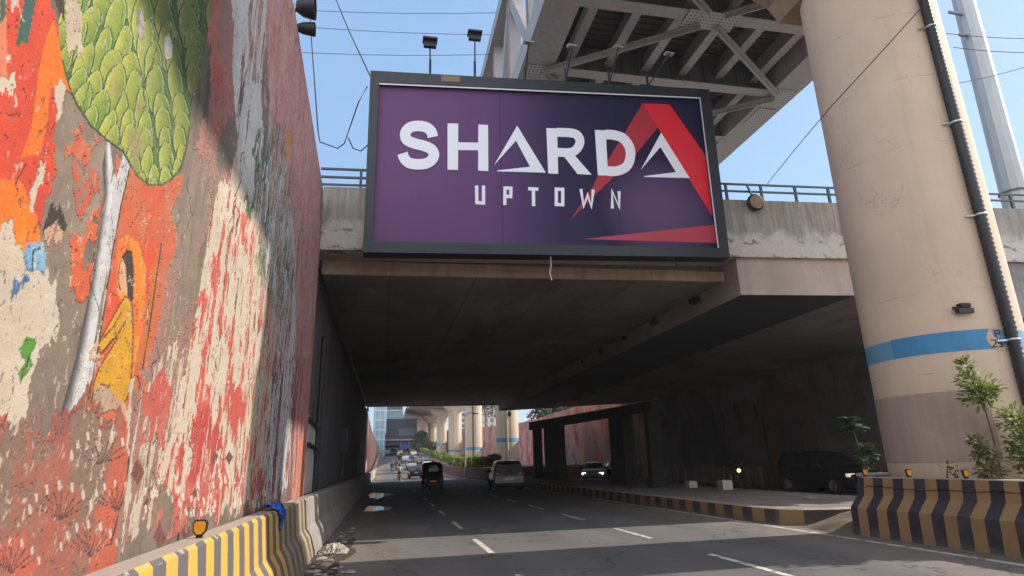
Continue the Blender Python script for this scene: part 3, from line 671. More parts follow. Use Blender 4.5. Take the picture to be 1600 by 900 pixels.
fine = fbm(Yg*30, Zg*18, 21, 4); strk = fbm(Yg*9, Zg*1.1, 25, 6, .62); strk2 = fbm(Yg*16, Zg*2.2, 29, 5, .62); big = fbm(Yg*1.3, Zg*1.1, 33, 5)
mid = fbm(Yg*4, Zg*3, 37, 6, .6); pits = fbm(Yg*55, Zg*40, 41, 3)
C = np.zeros(Yg.shape+(3,)); HT = np.zeros(Yg.shape); isl = fbm(Yg*6, Zg*2.4, 61, 7, .64)
KA = .545
def col(c, k=1.0): return np.array(lin(*c))*KA*k
def inside(P, px, py):
    P = np.array(P, float); x0, y0 = P.min(0)-2; x1, y1 = P.max(0)+2
    bb = (px > x0) & (px < x1) & (py > y0) & (py < y1); out = np.zeros(px.shape, bool)
    if not bb.any(): return out
    a, b = px[bb], py[bb]; r = np.zeros(a.shape, bool); n = len(P)
    for i in range(n):
        xa, ya = P[i]; xb, yb = P[(i+1) % n]
        if ya == yb: continue
        c = (ya > b) != (yb > b); r ^= c & (a < (xb-xa)*(b-ya)/(yb-ya)+xa)
    out[bb] = r; return out
def paint(mask, c, c2=None, f=None, k=1.0, op=None):
    if not mask.any(): return
    HT[mask] = 0 if max(c)-min(c) < 36 and max(c) < 175 else (.45 if max(c)-min(c) < 40 else 1)
    base = np.broadcast_to(col(c, k), C.shape)[mask]
    if c2 is not None:
        t = np.clip((f[mask]-.35)/.3, 0, 1)[:, None]; base = base*(1-t)+col(c2, k)*t
    C[mask] = base if op is None else C[mask]*(1-op)+base*op
def poly(P, c, mode='r', c2=None, f=None, also=None, op=None):
    px, py = {'r': (Xr, Yr), 's': (Xs, Ys_), 'w': (Xw, Yw)}[mode]; mk = inside(P, px, py)
    if also is not None: mk &= also
    paint(mk, c, c2, f if f is not None else mid, op=op); return mk
def segd(px, py, P):
    d = np.full(px.shape, 1e9)
    for (xa, ya), (xb, yb) in zip(P[:-1], P[1:]):
        vx, vy = xb-xa, yb-ya; t = np.clip(((px-xa)*vx+(py-ya)*vy)/(vx*vx+vy*vy+1e-9), 0, 1); d = np.minimum(d, np.hypot(px-xa-t*vx, py-ya-t*vy))
    return d
def line(P, c, w, mode='s', also=None):
    px, py = (Xs, Ys_) if mode == 's' else (Xw, Yw); P = np.array(P, float)
    bb = (px > P[:, 0].min()-w-1) & (px < P[:, 0].max()+w+1) & (py > P[:, 1].min()-w-1) & (py < P[:, 1].max()+w+1)
    mk = np.zeros(px.shape, bool)
    if bb.any(): mk[bb] = segd(px[bb], py[bb], P) < w/2
    if also is not None: mk &= also
    paint(mk, c)
PLAST = (148, 130, 116); PLAST2 = (118, 106, 96); CREAM = (226, 212, 192); CREAM2 = (205, 190, 172)
ORR = (238, 84, 44); ORA = (252, 128, 24); RED = (214, 84, 74); PINK = (196, 124, 116); PINKD = (172, 100, 98)
paint(np.ones(C.shape[:2], bool), PLAST, PLAST2, mid)
# --- left: red and orange field
poly([(-400,-300),(88,-300),(90,20),(100,90),(112,140),(90,150),(72,200),(78,270),(70,320),(60,380),(0,410),(-400,420)], ORR, 'r', (225,70,48), big)
poly([(84,30),(100,110),(112,145),(78,135),(70,200),(60,240),(30,250),(48,200),(58,120),(72,60)], ORA, 'w', (255,110,20), mid)
poly([(-60,280),(30,285),(58,330),(66,385),(20,400),(-60,410)], ORA, 'w', (255,150,30), mid)
poly([(-40,-80),(8,-80),(12,130),(-40,140)], (240,140,105), 'w')
for k in range(7): line([(28+k*2.2, 68-k*11), (34+k*2.2, 58-k*11)], (58,108,96), 8); line([(41+k*2.2, 64-k*11), (38+k*2.2, 54-k*11)], (58,108,96), 8)
for k in range(5): line([(2, 30-k*11), (7, 20-k*11)], (58,108,96), 7)
poly([(72,140),(98,145),(92,180),(88,215),(72,210),(76,175)], CREAM, 'r', CREAM2)
poly([(40,260),(56,255),(58,290),(46,298)], CREAM, 'r'); poly([(-2,125),(14,130),(18,158),(0,160)], CREAM, 'r'); poly([(0,-10),(34,-10),(38,25),(20,20)], CREAM, 'r')
# --- orange background of the painted scene, grey where it has fallen off
poly([(108,145),(165,215),(160,260),(150,330),(132,480),(60,520),(70,380),(86,300),(72,230)], PLAST, 'r', (160,142,126))
poly([(106,190),(150,200),(160,225),(125,240),(108,225)], (230,96,60), 'r', (214,130,100), fine)
poly([(120,240),(150,255),(150,300),(128,330),(122,290)], (226,90,55), 'r', PLAST, fine)
poly([(112,370),(150,330),(142,430),(118,450)], (230,96,50), 'r', (224,110,70), fine)
poly([(182,245),(215,270),(262,285),(300,262),(300,300),(285,370),(262,480),(240,560),(210,660),(140,650),(150,520),(172,380)], (226,104,66), 'w', (205,120,84), mid)
poly([(172,370),(200,350),(240,330),(246,400),(232,480),(215,560),(205,640),(150,640),(160,540)], (236,88,50), 'r', (214,120,80), mid)
poly([(186,375),(200,362),(218,380),(228,420),(226,490),(214,560),(207,600),(212,470),(196,500),(182,440)], (250,158,44), 'w', (240,120,40), mid)
poly([(238,420),(252,380),(236,540),(212,650),(200,660),(220,540)], (224,120,50), 'w', (190,120,70), fine)
line([(252,380),(232,520),(208,662)], (110,60,40), 2)
# lower cream field on the far left
poly([(-400,398),(20,392),(52,400),(66,420),(92,470),(94,520),(60,560),(55,600),(48,650),(0,668),(-400,700)], CREAM, 'r', (212,196,176), mid)
poly([(36,395),(44,380),(66,378),(72,400),(70,430),(60,420),(50,425),(40,420)], (120,180,222), 's', (150,195,225), fine)
line([(50,425),(52,392),(64,388)], (30,40,60), 2); poly([(24,450),(40,440),(48,448),(36,462),(26,480)], (70,120,170), 'r'); 
poly([(30,545),(44,525),(56,530),(54,545),(48,555),(52,570),(44,580),(34,595),(30,580),(42,562),(34,555)], (92,160,50), 'w')
poly([(76,322),(92,316),(106,325),(108,345),(92,350),(84,362),(74,368)], (62,54,50), 'r'); poly([(78,350),(98,352),(96,395),(82,400)], (220,175,145), 'r')
poly([(0,655),(14,662),(8,672),(-5,672)], (225,70,45), 'r')
# --- tree crown
crown = [(86,-300),(92,60),(98,95),(108,135),(122,165),(142,195),(165,216),(192,235),(205,258),(215,275),(232,289),(250,289),(268,280),(282,262),(290,235),(296,200),(308,170),(322,120),(332,60),(336,-300)]
cr = inside(crown, Xs, Ys_)
ang = .16; cxx = (Xw*np.cos(ang)-Yw*np.sin(ang)); cyy = (Xw*np.sin(ang)+Yw*np.cos(ang))
def leafcells(px, py, sx, sy, seed):
    gx, gy = px/sx, py/sy; ix = np.floor(gx).astype(int); iy = np.floor(gy).astype(int); f1 = np.full(px.shape, 9.); f2 = f1.copy(); idv = np.zeros(px.shape)
    for dx in (-1, 0, 1):
        for dy in (-1, 0, 1):
            jx = ix+dx; jy = iy+dy; h1 = _T[(jx*7+seed) & 255, (jy*13+seed) & 255]; h2 = _T[(jx*5+99) & 255, (jy*11+seed*3) & 255]
            d = np.hypot(gx-jx-.15-.7*h1, gy-jy-.15-.7*h2); n1 = d < f1; f2 = np.where(n1, f1, np.minimum(f2, d)); idv = np.where(n1, h1, idv); f1 = np.where(n1, d, f1)
    return f1, f2-f1, idv
xc, yc = Xs[cr], Ys_[cr]; xl, yl = Xw[cr], Yw[cr]
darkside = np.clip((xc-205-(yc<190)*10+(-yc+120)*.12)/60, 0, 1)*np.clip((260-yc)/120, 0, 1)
L_ = lambda *c: np.array(lin(*c))*KA
g_ = np.broadcast_to(L_(96,134,58), (len(xc), 3)).copy()
lr = random.Random(21); row = 0; yv = -120
while yv < 285:
    k = np.clip((yv+60)/340, 0, 1); Wd = 19-8.5*k; step = 40-17*k; xv = 70+(row % 2)*Wd
    while xv < 345:
        lx = xv+lr.uniform(-5, 5); ly = yv+lr.uniform(-10, 10); Ln = (120-56*k)*lr.uniform(.85, 1.2); an = np.clip((lx-245)/260, -.42, .25)+lr.uniform(-.06, .06); Wl = Wd*lr.uniform(.85, 1.2)
        dx, dy = xl-lx, yl-ly; v = (dy*math.cos(an)-dx*math.sin(-an)*-1*0+dx*math.sin(an))/Ln; u_ = dx*math.cos(an)-dy*math.sin(an)
        inb = (v > 0) & (v < 1)
        if inb.any():
            w = np.where(v < .4, Wl*np.sqrt(np.clip(1-(1-v/.4)**2, 0, 1)), Wl*(1-(np.clip(v-.4, 0, .6)/.6)**1.7)); mk = inb & (np.abs(u_) < w)
            if mk.any():
                t = np.clip(.5+.5*u_[mk]/Wl+.35*v[mk]-.2+(fine[cr][mk]-.5)*.5, 0, 1)[:, None]; hue = lr.uniform(0, 1)
                fill = (L_(204,206,84)*(1-hue*.5)+L_(150,178,74)*hue*.5)*(1-t)+L_(84,132,52)*t
                e = (w-np.abs(u_))[mk]; fill = np.where(((e < 4.2) & (e > 2.0) & (v[mk] < .75))[:, None], fill*.45+L_(206,218,150)*.55, fill); fill = np.where((e <= 2.0)[:, None], L_(56,92,44), fill)
                g_[mk] = fill
        xv += 2*Wd*.98
    yv += step; row += 1
bw = np.clip((mid[cr]+.3*(fine[cr]-.5)-.52)*6, 0, .8)[:, None]*np.clip((yc-70)/80, 0, 1)[:, None]*np.clip((xc-150)/40, .15, 1)[:, None]; g_ = g_*(1-bw)+L_(158,146,104)*bw
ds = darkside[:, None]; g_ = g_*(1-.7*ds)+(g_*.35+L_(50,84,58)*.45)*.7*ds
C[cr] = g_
line(crown[2:17], (84,100,52), 3)
poly([(104,-60),(134,-60),(130,30),(124,90),(104,95),(102,60),(108,20)], (226,205,182), 'r', (205,185,165)); poly([(92,-40),(103,-40),(106,20),(100,40)], (70,50,38), 'r')
poly([(214,14),(224,12),(227,60),(219,66),(214,45)], (206,200,196), 'w', (150,140,130), fine); poly([(258,60),(264,55),(270,75),(268,92),(260,95),(257,75)], (226,224,226), 'w')
poly([(300,160),(330,20),(336,-200),(348,-200),(342,60),(335,130),(322,200),(315,235),(300,235),(296,200)], (92,84,78), 'r', (128,116,104), strk)
# --- trunk
trunk = [(166,222),(172,222),(177,268),(182,278),(193,240),(203,260),(196,290),(188,320),(178,380),(165,470),(152,560),(132,650),(94,648),(118,560),(140,450),(156,350),(164,300),(160,262)]
tk = inside(trunk, Xs, Ys_)
cxl = np.interp(Ys_[tk], [222,300,350,450,560,650], [168,172,166,152,134,112]); hw = np.interp(Ys_[tk], [222,300,350,450,560,650], [6,10,11,13,16,19])
tt = np.clip((Xs[tk]-cxl)/hw, -1, 1)[:, None]; 
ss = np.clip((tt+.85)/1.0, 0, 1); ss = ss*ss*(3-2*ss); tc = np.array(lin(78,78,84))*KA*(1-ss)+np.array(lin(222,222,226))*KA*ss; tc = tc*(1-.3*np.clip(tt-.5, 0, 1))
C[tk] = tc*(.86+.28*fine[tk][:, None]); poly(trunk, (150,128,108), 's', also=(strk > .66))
line([(203,262),(190,318),(176,392),(160,505),(134,648)], (84,60,48), 2)
# --- woman in yellow
poly([(188,410),(196,392),(206,400),(207,450),(200,462),(190,455),(186,440)], (228,178,140), 's')
poly([(190,402),(198,390),(206,393),(209,420),(208,470),(200,472),(198,440),(196,415)], (58,54,52), 's')
line([(188,410),(184,434),(188,455)], (90,50,30), 1.5)
dress = [(196,462),(206,472),(208,520),(207,560),(204,600),(198,625),(188,632),(178,620),(170,604),(158,600),(147,610),(146,600),(155,575),(172,548),(184,528),(176,530),(158,552),(152,538),(168,510),(184,482)]
poly(dress, (236,176,34), 's', (214,152,26), fine)
for P in (dress+dress[:1], [(152,538),(176,512),(190,488)], [(160,552),(184,522),(198,500)]): line(P, (120,70,20), 2)
poly([(146,604),(158,600),(172,606),(184,625),(196,628),(200,660),(192,645),(178,640),(155,648),(144,630)], (222,184,150), 's', (180,150,125), mid)
line([(146,604),(143,630),(152,648),(178,640),(196,662)], (90,60,40), 2); line([(152,538),(143,548),(142,560),(154,556)], (225,180,150), 6)
# --- bottom left: dull red ground with white flower sprays
low = poly([(-400,668),(60,660),(100,640),(150,652),(205,662),(208,700),(196,760),(180,850),(172,1200),(-400,1200)], (182,106,88), 'r', (160,112,98), mid)
paint(low & (big+.6*(mid-.5) > .60), (146,124,110), (132,112,100), fine, op=.8); paint(low & (big+.6*(mid-.5)+.15*(fine-.5) < .455), (224,104,70), (200,98,76), fine, op=.85); paint(low & (fine+mid > 1.30), (196,160,142))
poly([(64,646),(100,634),(150,645),(205,657),(206,668),(150,662),(100,654)], (158,90,78), 'r', (176,100,82), fine)
line([(206,660),(198,760),(174,845)], (92,48,42), 3)
def spray(cx, cy, s, dark=(96,70,66)):
    for a in np.linspace(-1.15, 1.15, 9):
        line([(cx, cy), (cx+s*math.sin(a)*.9, cy-s*math.cos(a)*.95)], dark, 1.3, 'w')
    for a in np.linspace(-1.25, 1.15, 7):
        r = s*1.12; x, y = cx+r*math.sin(a)*.95, cy-r*math.cos(a); line([(x, y-s*.11), (x+s*.02, y+s*.11)], (222,204,192), s*.10, 's', also=(fine > .30))
for cx, cy, s in ((158,728,46),(95,812,48),(182,800,40),(140,868,44),(18,895,44)): spray(cx, cy, s)
# --- middle strip: pink and grey plaster
poly([(300,235),(322,200),(336,100),(345,-300),(420,-300),(415,0),(395,120),(372,230),(345,300),(310,420),(290,560),(270,700),(205,700),(235,560),(262,430),(285,330)], PINK, 'r', (160,132,120), strk)
poly([(296,240),(322,240),(330,300),(306,380),(300,470),(280,560),(262,560),(280,420),(270,330)], (138,122,110), 'r', (160,140,126), strk2)
poly([(355,180),(372,200),(368,260),(345,275),(340,240)], (130,116,106), 'r'); poly([(330,-300),(344,-300),(342,60),(352,100),(335,190),(326,120)], (206,100,90), 'r', (200,130,120), mid)
poly([(205,640),(300,470),(300,640),(270,760),(190,860),(175,860),(200,720)], (176,124,112), 'r', (150,126,114), strk2)
paint(inside([(205,600),(310,520),(300,640),(255,780),(190,860),(195,740)], Xr, Yr) & (strk2 > .55), (222,205,188), CREAM2, fine)
paint(inside([(222,600),(262,585),(300,640),(262,700),(220,695)], Xr, Yr) & (isl > .5), (214,96,84), (200,110,96), mid)
# cream field with red showing through
cf = poly([(338,300),(352,285),(372,240),(400,320),(430,400),(434,520),(424,640),(412,790),(360,800),(300,800),(240,760),(262,690),(285,600),(305,500),(322,400)], CREAM, 'r', (216,200,180), mid)
paint(cf & (isl+.12*(strk-.5) > .585) & (Ys_ > 330), RED, (226,110,92), fine); paint(cf & (strk2+.35*(strk-.5) > .66), (170,92,70), (196,84,74), fine)
paint(inside([(300,640),(345,650),(350,700),(330,735),(345,800),(300,800),(290,760),(312,700)], Xr, Yr) & (strk2 > .40), RED, (196,70,64), mid)
paint(inside([(360,600),(378,610),(372,690),(360,700)], Xr, Yr), (220,98,84), RED, mid); paint(inside([(325,420),(336,450),(330,500),(318,560),(312,520)], Xr, Yr) & (strk2 > .5), RED, (216,96,84), fine)
paint(inside([(255,800),(300,740),(345,745),(335,800),(240,850)], Xr, Yr) & (strk2 > .44), (206,92,84), (214,130,116), fine)
for cx, cy, s in ((335,715,11),(358,715,11),(250,838,18),(290,830,12),(305,770,9),(215,738,20),(230,790,12)):
    poly([(cx, cy-s), (cx+s*.55, cy), (cx, cy+s), (cx-s*.55, cy)], (118,68,62), 'w', (140,84,76), fine)
for k in range(46):
    x = 225+RNG.rand()*190; y = 750+RNG.rand()*60-(x-225)*.12; line([(x, y), (x+1, y+9)], (238,226,212), 3, 'w')
# --- pale field and pink edge higher up
wf = poly([(360,-300),(425,-300),(418,40),(408,120),(412,250),(430,400),(432,520),(420,430),(400,330),(372,270),(365,150),(366,60)], (226,228,226), 'r', (206,210,208), mid)
paint(inside([(385,-100),(415,-100),(404,130),(390,130)], Xr, Yr) & (strk > .45), PINKD, (176,140,128), strk2)
poly([(425,-300),(470,-300),(480,120),(500,265),(500,420),(472,800),(455,800),(462,560),(450,400),(448,250),(420,130),(416,40)], (222,158,152), 'r', (204,136,132), strk)
poly([(412,250),(448,250),(462,400),(462,560),(452,760),(414,790),(425,600),(434,500)], (214,218,222), 'r', (222,226,226), mid)
gr = inside([(392,215),(430,190),(458,210),(460,330),(448,440),(440,500),(428,480),(400,410),(405,330),(384,345),(380,320),(402,290)], Xr, Yr)
paint(gr & (strk2+.8*(isl-.5) > .468), (66,106,62), (88,116,108), mid); paint(gr & (strk > .6), (120,130,70))
paint(inside([(430,400),(460,400),(456,500),(432,500)], Xr, Yr) & (strk2 > .47), (60,84,66), (80,96,76), fine)
poly([(447,208),(456,208),(455,258),(447,258)], (232,150,60), 'w')
pl = inside([(425,500),(475,500),(470,800),(412,800)], Xr, Yr); paint(pl & (strk > .56), (180,84,84), (160,76,80), fine); paint(pl & (strk2 > .60), (90,80,84))
poly([(466,690),(478,690),(474,790),(458,790)], (222,120,96), 'r', (232,170,140), strk2)
paint((strk > .66) & (Xs > 365) & (Xs < 510) & (Ys_ < 420), (224,190,184), op=.7); paint((strk2 > .63) & (Xs > 420) & (Xs < 510), (150,92,92), op=.7); paint((isl > .60) & (Xs > 400) & (Xs < 510) & (Ys_ < 500), (214,178,172), op=.6)
paint((strk > .72) & (Xs > 365) & (Xs < 500), (110,88,84)); 
# wear over everything: pits, scratches and soft tone changes, all with a shape of their own
paint((pits > .76) & (mid > .48), (96,86,78), op=.7); paint((fine > .715) & (big > .5), (214,198,180), op=.55); paint((fine < .26) & (Ys_ > 120), (120,104,92), op=.5)
paint((strk2+.5*(isl-.5) > .53) & (Xs > 420) & (Xs < 512) & (Ys_ < 560), (226,192,186), op=.55)
for k in range(22):
    px_, py_ = RNG.uniform(20, 440), RNG.uniform(40, 700); W_ = [(px_, py_)]
    for j in range(int(RNG.uniform(5, 14))): px_ += RNG.uniform(-7, 5); py_ += RNG.uniform(4, 13); W_.append((px_, py_))
    line(W_, (70, 58, 52), RNG.uniform(.9, 1.7), 'w', also=(fine > .42))
brush = fbm((Yg+Zg*.35)*3.2, (Zg-Yg*.35)*22, 71, 5, .6); C *= (.87+.26*brush)[..., None]
C *= (.88+.24*mid)[..., None]*(.93+.14*fine)[..., None]
# paint colours lifted in the upper right to brighten the wall's shaded zone
shade_lift = (np.clip((Xs-335)/50, 0, 1)*np.clip((400-Ys_)/170, 0, 1))[..., None]; C = np.minimum(C*(1+.55*shade_lift)+.03*shade_lift, .86)
n0 = NY*NZ
V = np.stack([np.full(n0, WX), Yg.ravel(), Zg.ravel()], -1)
ii, jj = np.meshgrid(np.arange(NY-1), np.arange(NZ-1), indexing='ij'); a = (ii*NZ+jj).ravel(); F = np.stack([a, a+NZ, a+NZ+1, a+1], -1)
V2 = []; F2 = []
def bx2(y0, y1, za, zb):
    b = n0+len(V2); x0, x1 = WX-.6, WX-.001
    V2.extend([(x0,y0,0),(x1,y0,0),(x1,y1,0),(x0,y1,0),(x0,y0,za),(x1,y0,za),(x1,y1,zb),(x0,y1,zb)])
    F2.extend([[b+i for i in f] for f in ((0,3,2,1),(4,5,6,7),(0,1,5,4),(1,2,6,5),(2,3,7,6),(3,0,4,7))])
bx2(-8, 1.999, 9.2, 9.2); bx2(2.0, 9.3, 9.2, 9.2); bx2(9.301, 14.9, 9.2, 8.472)
me = bpy.data.meshes.new('mural_wall'); vv = np.concatenate([V, np.array(V2)])-np.array([WX, 8, 0])
ff = np.concatenate([F.ravel(), np.array(F2).ravel()]); nf = len(F)+len(F2)
me.vertices.add(len(vv)); me.vertices.foreach_set('co', vv.ravel().astype(np.float32)); me.loops.add(len(ff)); me.loops.foreach_set('vertex_index', ff.astype(np.int32))
me.polygons.add(nf); me.polygons.foreach_set('loop_start', np.arange(nf, dtype=np.int32)*4); me.update(calc_edges=True); me.validate()
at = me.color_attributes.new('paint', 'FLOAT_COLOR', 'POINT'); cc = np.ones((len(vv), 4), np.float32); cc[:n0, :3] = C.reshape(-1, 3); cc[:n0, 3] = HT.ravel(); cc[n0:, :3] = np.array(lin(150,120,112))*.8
at.data.foreach_set('color', cc.ravel())
t = NT('peeling_mural_paint'); vc = t.n('ShaderNodeVertexColor'); vc.layer_name = 'paint'
h1 = t.noise(60, 5, .7); h2 = t.noise(9, 8, .75, (1, 1, .5)); c_ = t.mix(t.ramp(h1, [(.54, 0), (.8, .22)]), vc.outputs[0], (.16, .13, .11)); c_ = t.mix(t.ramp(h2, [(.6, 0), (.7, .28)]), c_, (.62, .56, .50))
t.bump(t.math('ADD', t.math('MULTIPLY', vc.outputs[1], 1.6), t.math('ADD', h1, t.math('MULTIPLY', h2, 2.5))), .6, .014); me.materials.append(t.done(c_, .82))
mw = bpy.data.objects.new('mural_wall', me); COL.objects.link(mw); mw.location = (WX, 8, 0)
tag(mw, 'tall retaining wall with a peeling orange and green painted mural of a tree and a woman in yellow', 'wall')

# ------------------------------------------------------------------ billboard
BY = 14.45
bb = empty('billboard', (4.6, 14.7, 6.95), 'large purple billboard with white lettering and a red peak in a dark frame', 'billboard')
q = lambda x, y, dy=0: (lambda p: (p.x, p.y+dy, p.z))(ony(x, y, BY))
zq = lambda x, y, dy=0: q(560+.375*x, 90+.375*y, dy)
O_ = [(579, 110), (1108.5, 139.5), (1140.5, 402), (567, 394)]; I_ = [(592, 128.5), (1095, 151.5), (1124.5, 387), (582, 376.5)]
fr = MB()
for i in range(4):
    j = (i+1) % 4; a, b, c, d = O_[i], O_[j], I_[j], I_[i]
    fr.add([q(*p) for p in (a, b, c, d)]+[q(*p, .45) for p in (a, b, c, d)], [(0, 1, 2, 3), (4, 5, 6, 7), (0, 1, 5, 4), (3, 2, 6, 7)])
fr.build('frame', M['frame'], bb)
ins = MB(); ins.add([q(*p, .12) for p in I_]+[q(*p, .45) for p in I_], [(3, 2, 1, 0), (4, 5, 6, 7), (0, 1, 5, 4), (1, 2, 6, 5), (2, 3, 7, 6), (3, 0, 4, 7)])
def m_print():
    t = NT('billboard_print'); x, y, z = t.sep()
    gx = t.math('ADD', t.math('MULTIPLY', x, .1), t.math('MULTIPLY', z, .012))
    c = t.ramp(gx, [(-0.0, lin(112, 84, 124, .66)), (.08, lin(96, 74, 114, .66)), (.5, lin(48, 40, 84, .66))])
    x2 = t.math('MULTIPLY', t.math('SUBTRACT', x, -4.9), .1)
    c = t.ramp(x2, [(0, lin(118, 78, 126, .74)), (.28, lin(108, 74, 124, .72)), (.48, lin(58, 48, 92, .66)), (.62, lin(42, 36, 76, .66)), (.95, lin(36, 32, 72, .66))])
    dx = t.math('MULTIPLY', t.math('SUBTRACT', x, 2.9), .52); dz = t.math('MULTIPLY', t.math('SUBTRACT', z, 1.45), .62)
    d = t.math('ADD', t.math('MULTIPLY', dx, dx), t.math('MULTIPLY', dz, dz)); c = t.mix(t.ramp(d, [(0, .75), (1, 0)]), c, lin(122, 92, 140, .66))
    for sx in (-1.72, 1.62): c = t.mix(t.math('MULTIPLY', t.math('LESS_THAN', t.math('ABSOLUTE', t.math('SUBTRACT', x, sx)), .012), .6), c, (.02, .018, .03))
    t.bump(t.noise(.9, 4, .6, (1, 1, .4)), .25, .08)
    return t.done(c, .5, 0, .2)
ins.build('panel', m_print(), bb)
def flat(name, polys, mat, dy):
    g = MB()
    for k, P in enumerate(polys): g.add([zq(x, y, dy-.0004*k/4) for x, y in P], [tuple(range(len(P)))])
    return g.build(name, mat, bb)
flat('emblem', [[(1190,182),(1303,186),(1455,400),(1484,655),(1385,497),(1268,305),(1222,228)], ], M['red_ink'], .114)
flat('emblem', [[(1190,182),(1222,228),(1255,281),(1165,392),(1070,490),(985,572),(890,668),(985,525),(1005,482),(1120,298)]], M['red_dark_ink'], .1135)
flat('emblem', [[(940,750),(1495,690),(1502,766)]], M['red_pale_ink'], .114)
def ribbon(pts, w, closed=False):
    P = [Vector((x, y)) for x, y in pts]; L, R_ = [], []
    n = len(P)
    for i in range(n):
        if closed: d = P[(i+1) % n]-P[i-1]; d1 = (P[(i+1) % n]-P[i]).normalized(); d0 = (P[i]-P[i-1]).normalized()
        else: d0 = (P[i]-P[max(i-1, 0)]); d1 = (P[min(i+1, n-1)]-P[i]); d0 = d0.normalized() if d0.length else d1.normalized(); d1 = d1.normalized() if d1.length else d0
        t_ = (d0+d1).normalized(); nn = Vector((-t_.y, t_.x)); k = w/2/max(.5, nn.dot(Vector((-d1.y, d1.x)))); L.append(P[i]+nn*k); R_.append(P[i]-nn*k)
    out = []
    for i in range(n if closed else n-1): j = (i+1) % n; out.append([tuple(L[i]), tuple(L[j]), tuple(R_[j]), tuple(R_[i])])
    return out
def spline(P, n=6):
    out = []
    for i in range(len(P)-1):
        p0, p1, p2, p3 = P[max(i-1, 0)], P[i], P[i+1], P[min(i+2, len(P)-1)]
        for k in range(n):
            t = k/n; out.append(tuple(.5*((2*p1[a])+(-p0[a]+p2[a])*t+(2*p0[a]-5*p1[a]+4*p2[a]-p3[a])*t*t+(-p0[a]+3*p1[a]-3*p2[a]+p3[a])*t**3) for a in (0, 1)))
    return out+[P[-1]]
S_ = spline([(311,322),(305,300),(284,282),(252,276),(219,281),(199,299),(196,319),(206,337),(236,350),(272,359),(303,373),(316,394),(308,417),(284,433),(250,437),(214,432),(193,414),(184,391)])
L6 = [ribbon(S_, 44),
 [[(373,265),(418,266),(417,460),(373,459)], [(502,270),(543,272),(544,465),(501,463)], [(418,344),(502,346),(502,378),(418,377)]],
 [[(665,275),(660,338),(568,440)], [(665,275),(785,472),(719,447),(660,338)], [(785,472),(580,466),(583,462),(719,447)]],
 [[(787,285),(832,287),(837,477),(795,475)], [(834,370),(880,372),(862,405),(834,403)], [(880,372),(905,398),(977,481),(918,478),(862,405)]]+ribbon(spline([(830,303),(885,305),(915,314),(928,340),(917,370),(890,387),(834,387)]), 37),
 [[(990,293),(1036,295),(1046,484),(1003,483)]]+ribbon(spline([(1034,312),(1072,315),(1110,330),(1136,368),(1138,412),(1122,447),(1085,465),(1044,466)]), 40),
 [[(1268,305),(1265,365),(1183,460)], [(1268,305),(1388,495),(1330,470),(1265,365)], [(1388,495),(1195,490),(1200,486),(1330,470)]]]
L6 += [ribbon([(495,525),(496,597),(524,599),(524,526)], 14), ribbon([(613,607),(614,536),(639,537),(638,572),(614,571)], 14), ribbon([(711,539),(754,541)], 14)+ribbon([(733,541),(734,612)], 14),
 ribbon([(829,541),(856,542),(856,606),(829,605)], 14, True), ribbon([(932,540),(944,612),(960,565),(976,614),(984,543)], 13), ribbon([(1064,622),(1063,549),(1093,617),(1092,550)], 13)]
for k, pp in enumerate(L6): flat('letter', pp, M['white_ink'], .108)
g = MB(); g.add([q(689, 117.5, -.004), q(718.5, 119.2, -.004), q(718.5, 128.3, -.004), q(690, 126.8, -.004)], [(0, 1, 2, 3)]); g.build('maker_plate', plain('faded_gold_plate', lin(128, 108, 70), .6, 0, .35, 9), bb)
e = MB(); e.add([q(592, 128.6, .02), q(1095, 151.6, .02), q(1095, 153.4, .02), q(592, 131, .02)], [(0, 1, 2, 3)]); e.add([q(1093.5, 152, .03), q(1095, 152, .03), q(1124.3, 387, .03), q(1122.4, 387, .03)], [(0, 1, 2, 3)]); e.build('banner_edge', M['white_ink'], bb)
g = MB()
for k in range(6):
    x = .0+k*1.85; g.bar((x, 14.9, 7.4+.02*x), (x, 15.2, 7.3+.02*x), .1, .1); g.bar((x, 14.9, 8.3+.02*x), (x, 15.2, 8.3+.02*x), .1, .1); g.bar((x, 14.92, 7.2), (x, 14.92, 12.2), .08, .08)
g.build('bracket', M['dark'], bb)
for (bx, by), (tx, ty) in (((672,115),(672,66)), ((742,118),(742,55)), ((820,126),(826,66)), ((884,128),(894,72)), ((952,132),(966,74)), ((1012,136),(1046,84))):
    p0 = ony(bx, by, 14.5); p1 = ony(tx, ty, 14.15 if bx < 800 else 13.75)
    fl_ = MB(); fl_.tube([p0, p0.lerp(p1, .6), p1], .022, 6); fl_.bar(p0-Vector((0, 0, .1)), p0+Vector((0, 0, .45)), .06, .06); arm = fl_.build('lamp_arm', M['dark'], bb)
    h = MB(); (h.box(p1.x-.2, p1.x+.2, p1.y-.12, p1.y+.16, p1.z+.05, p1.z+.1), h.box(p1.x-.17, p1.x+.17, p1.y-.02, p1.y+.1, p1.z-.13, p1.z+.049)) if bx < 800 else h.bar(p1-Vector((.14, 0, .0)), p1+Vector((.14, .05, .02)), .14, .05); h.build('floodlight', M['dark'] if bx < 800 else M['steel_light'], arm)
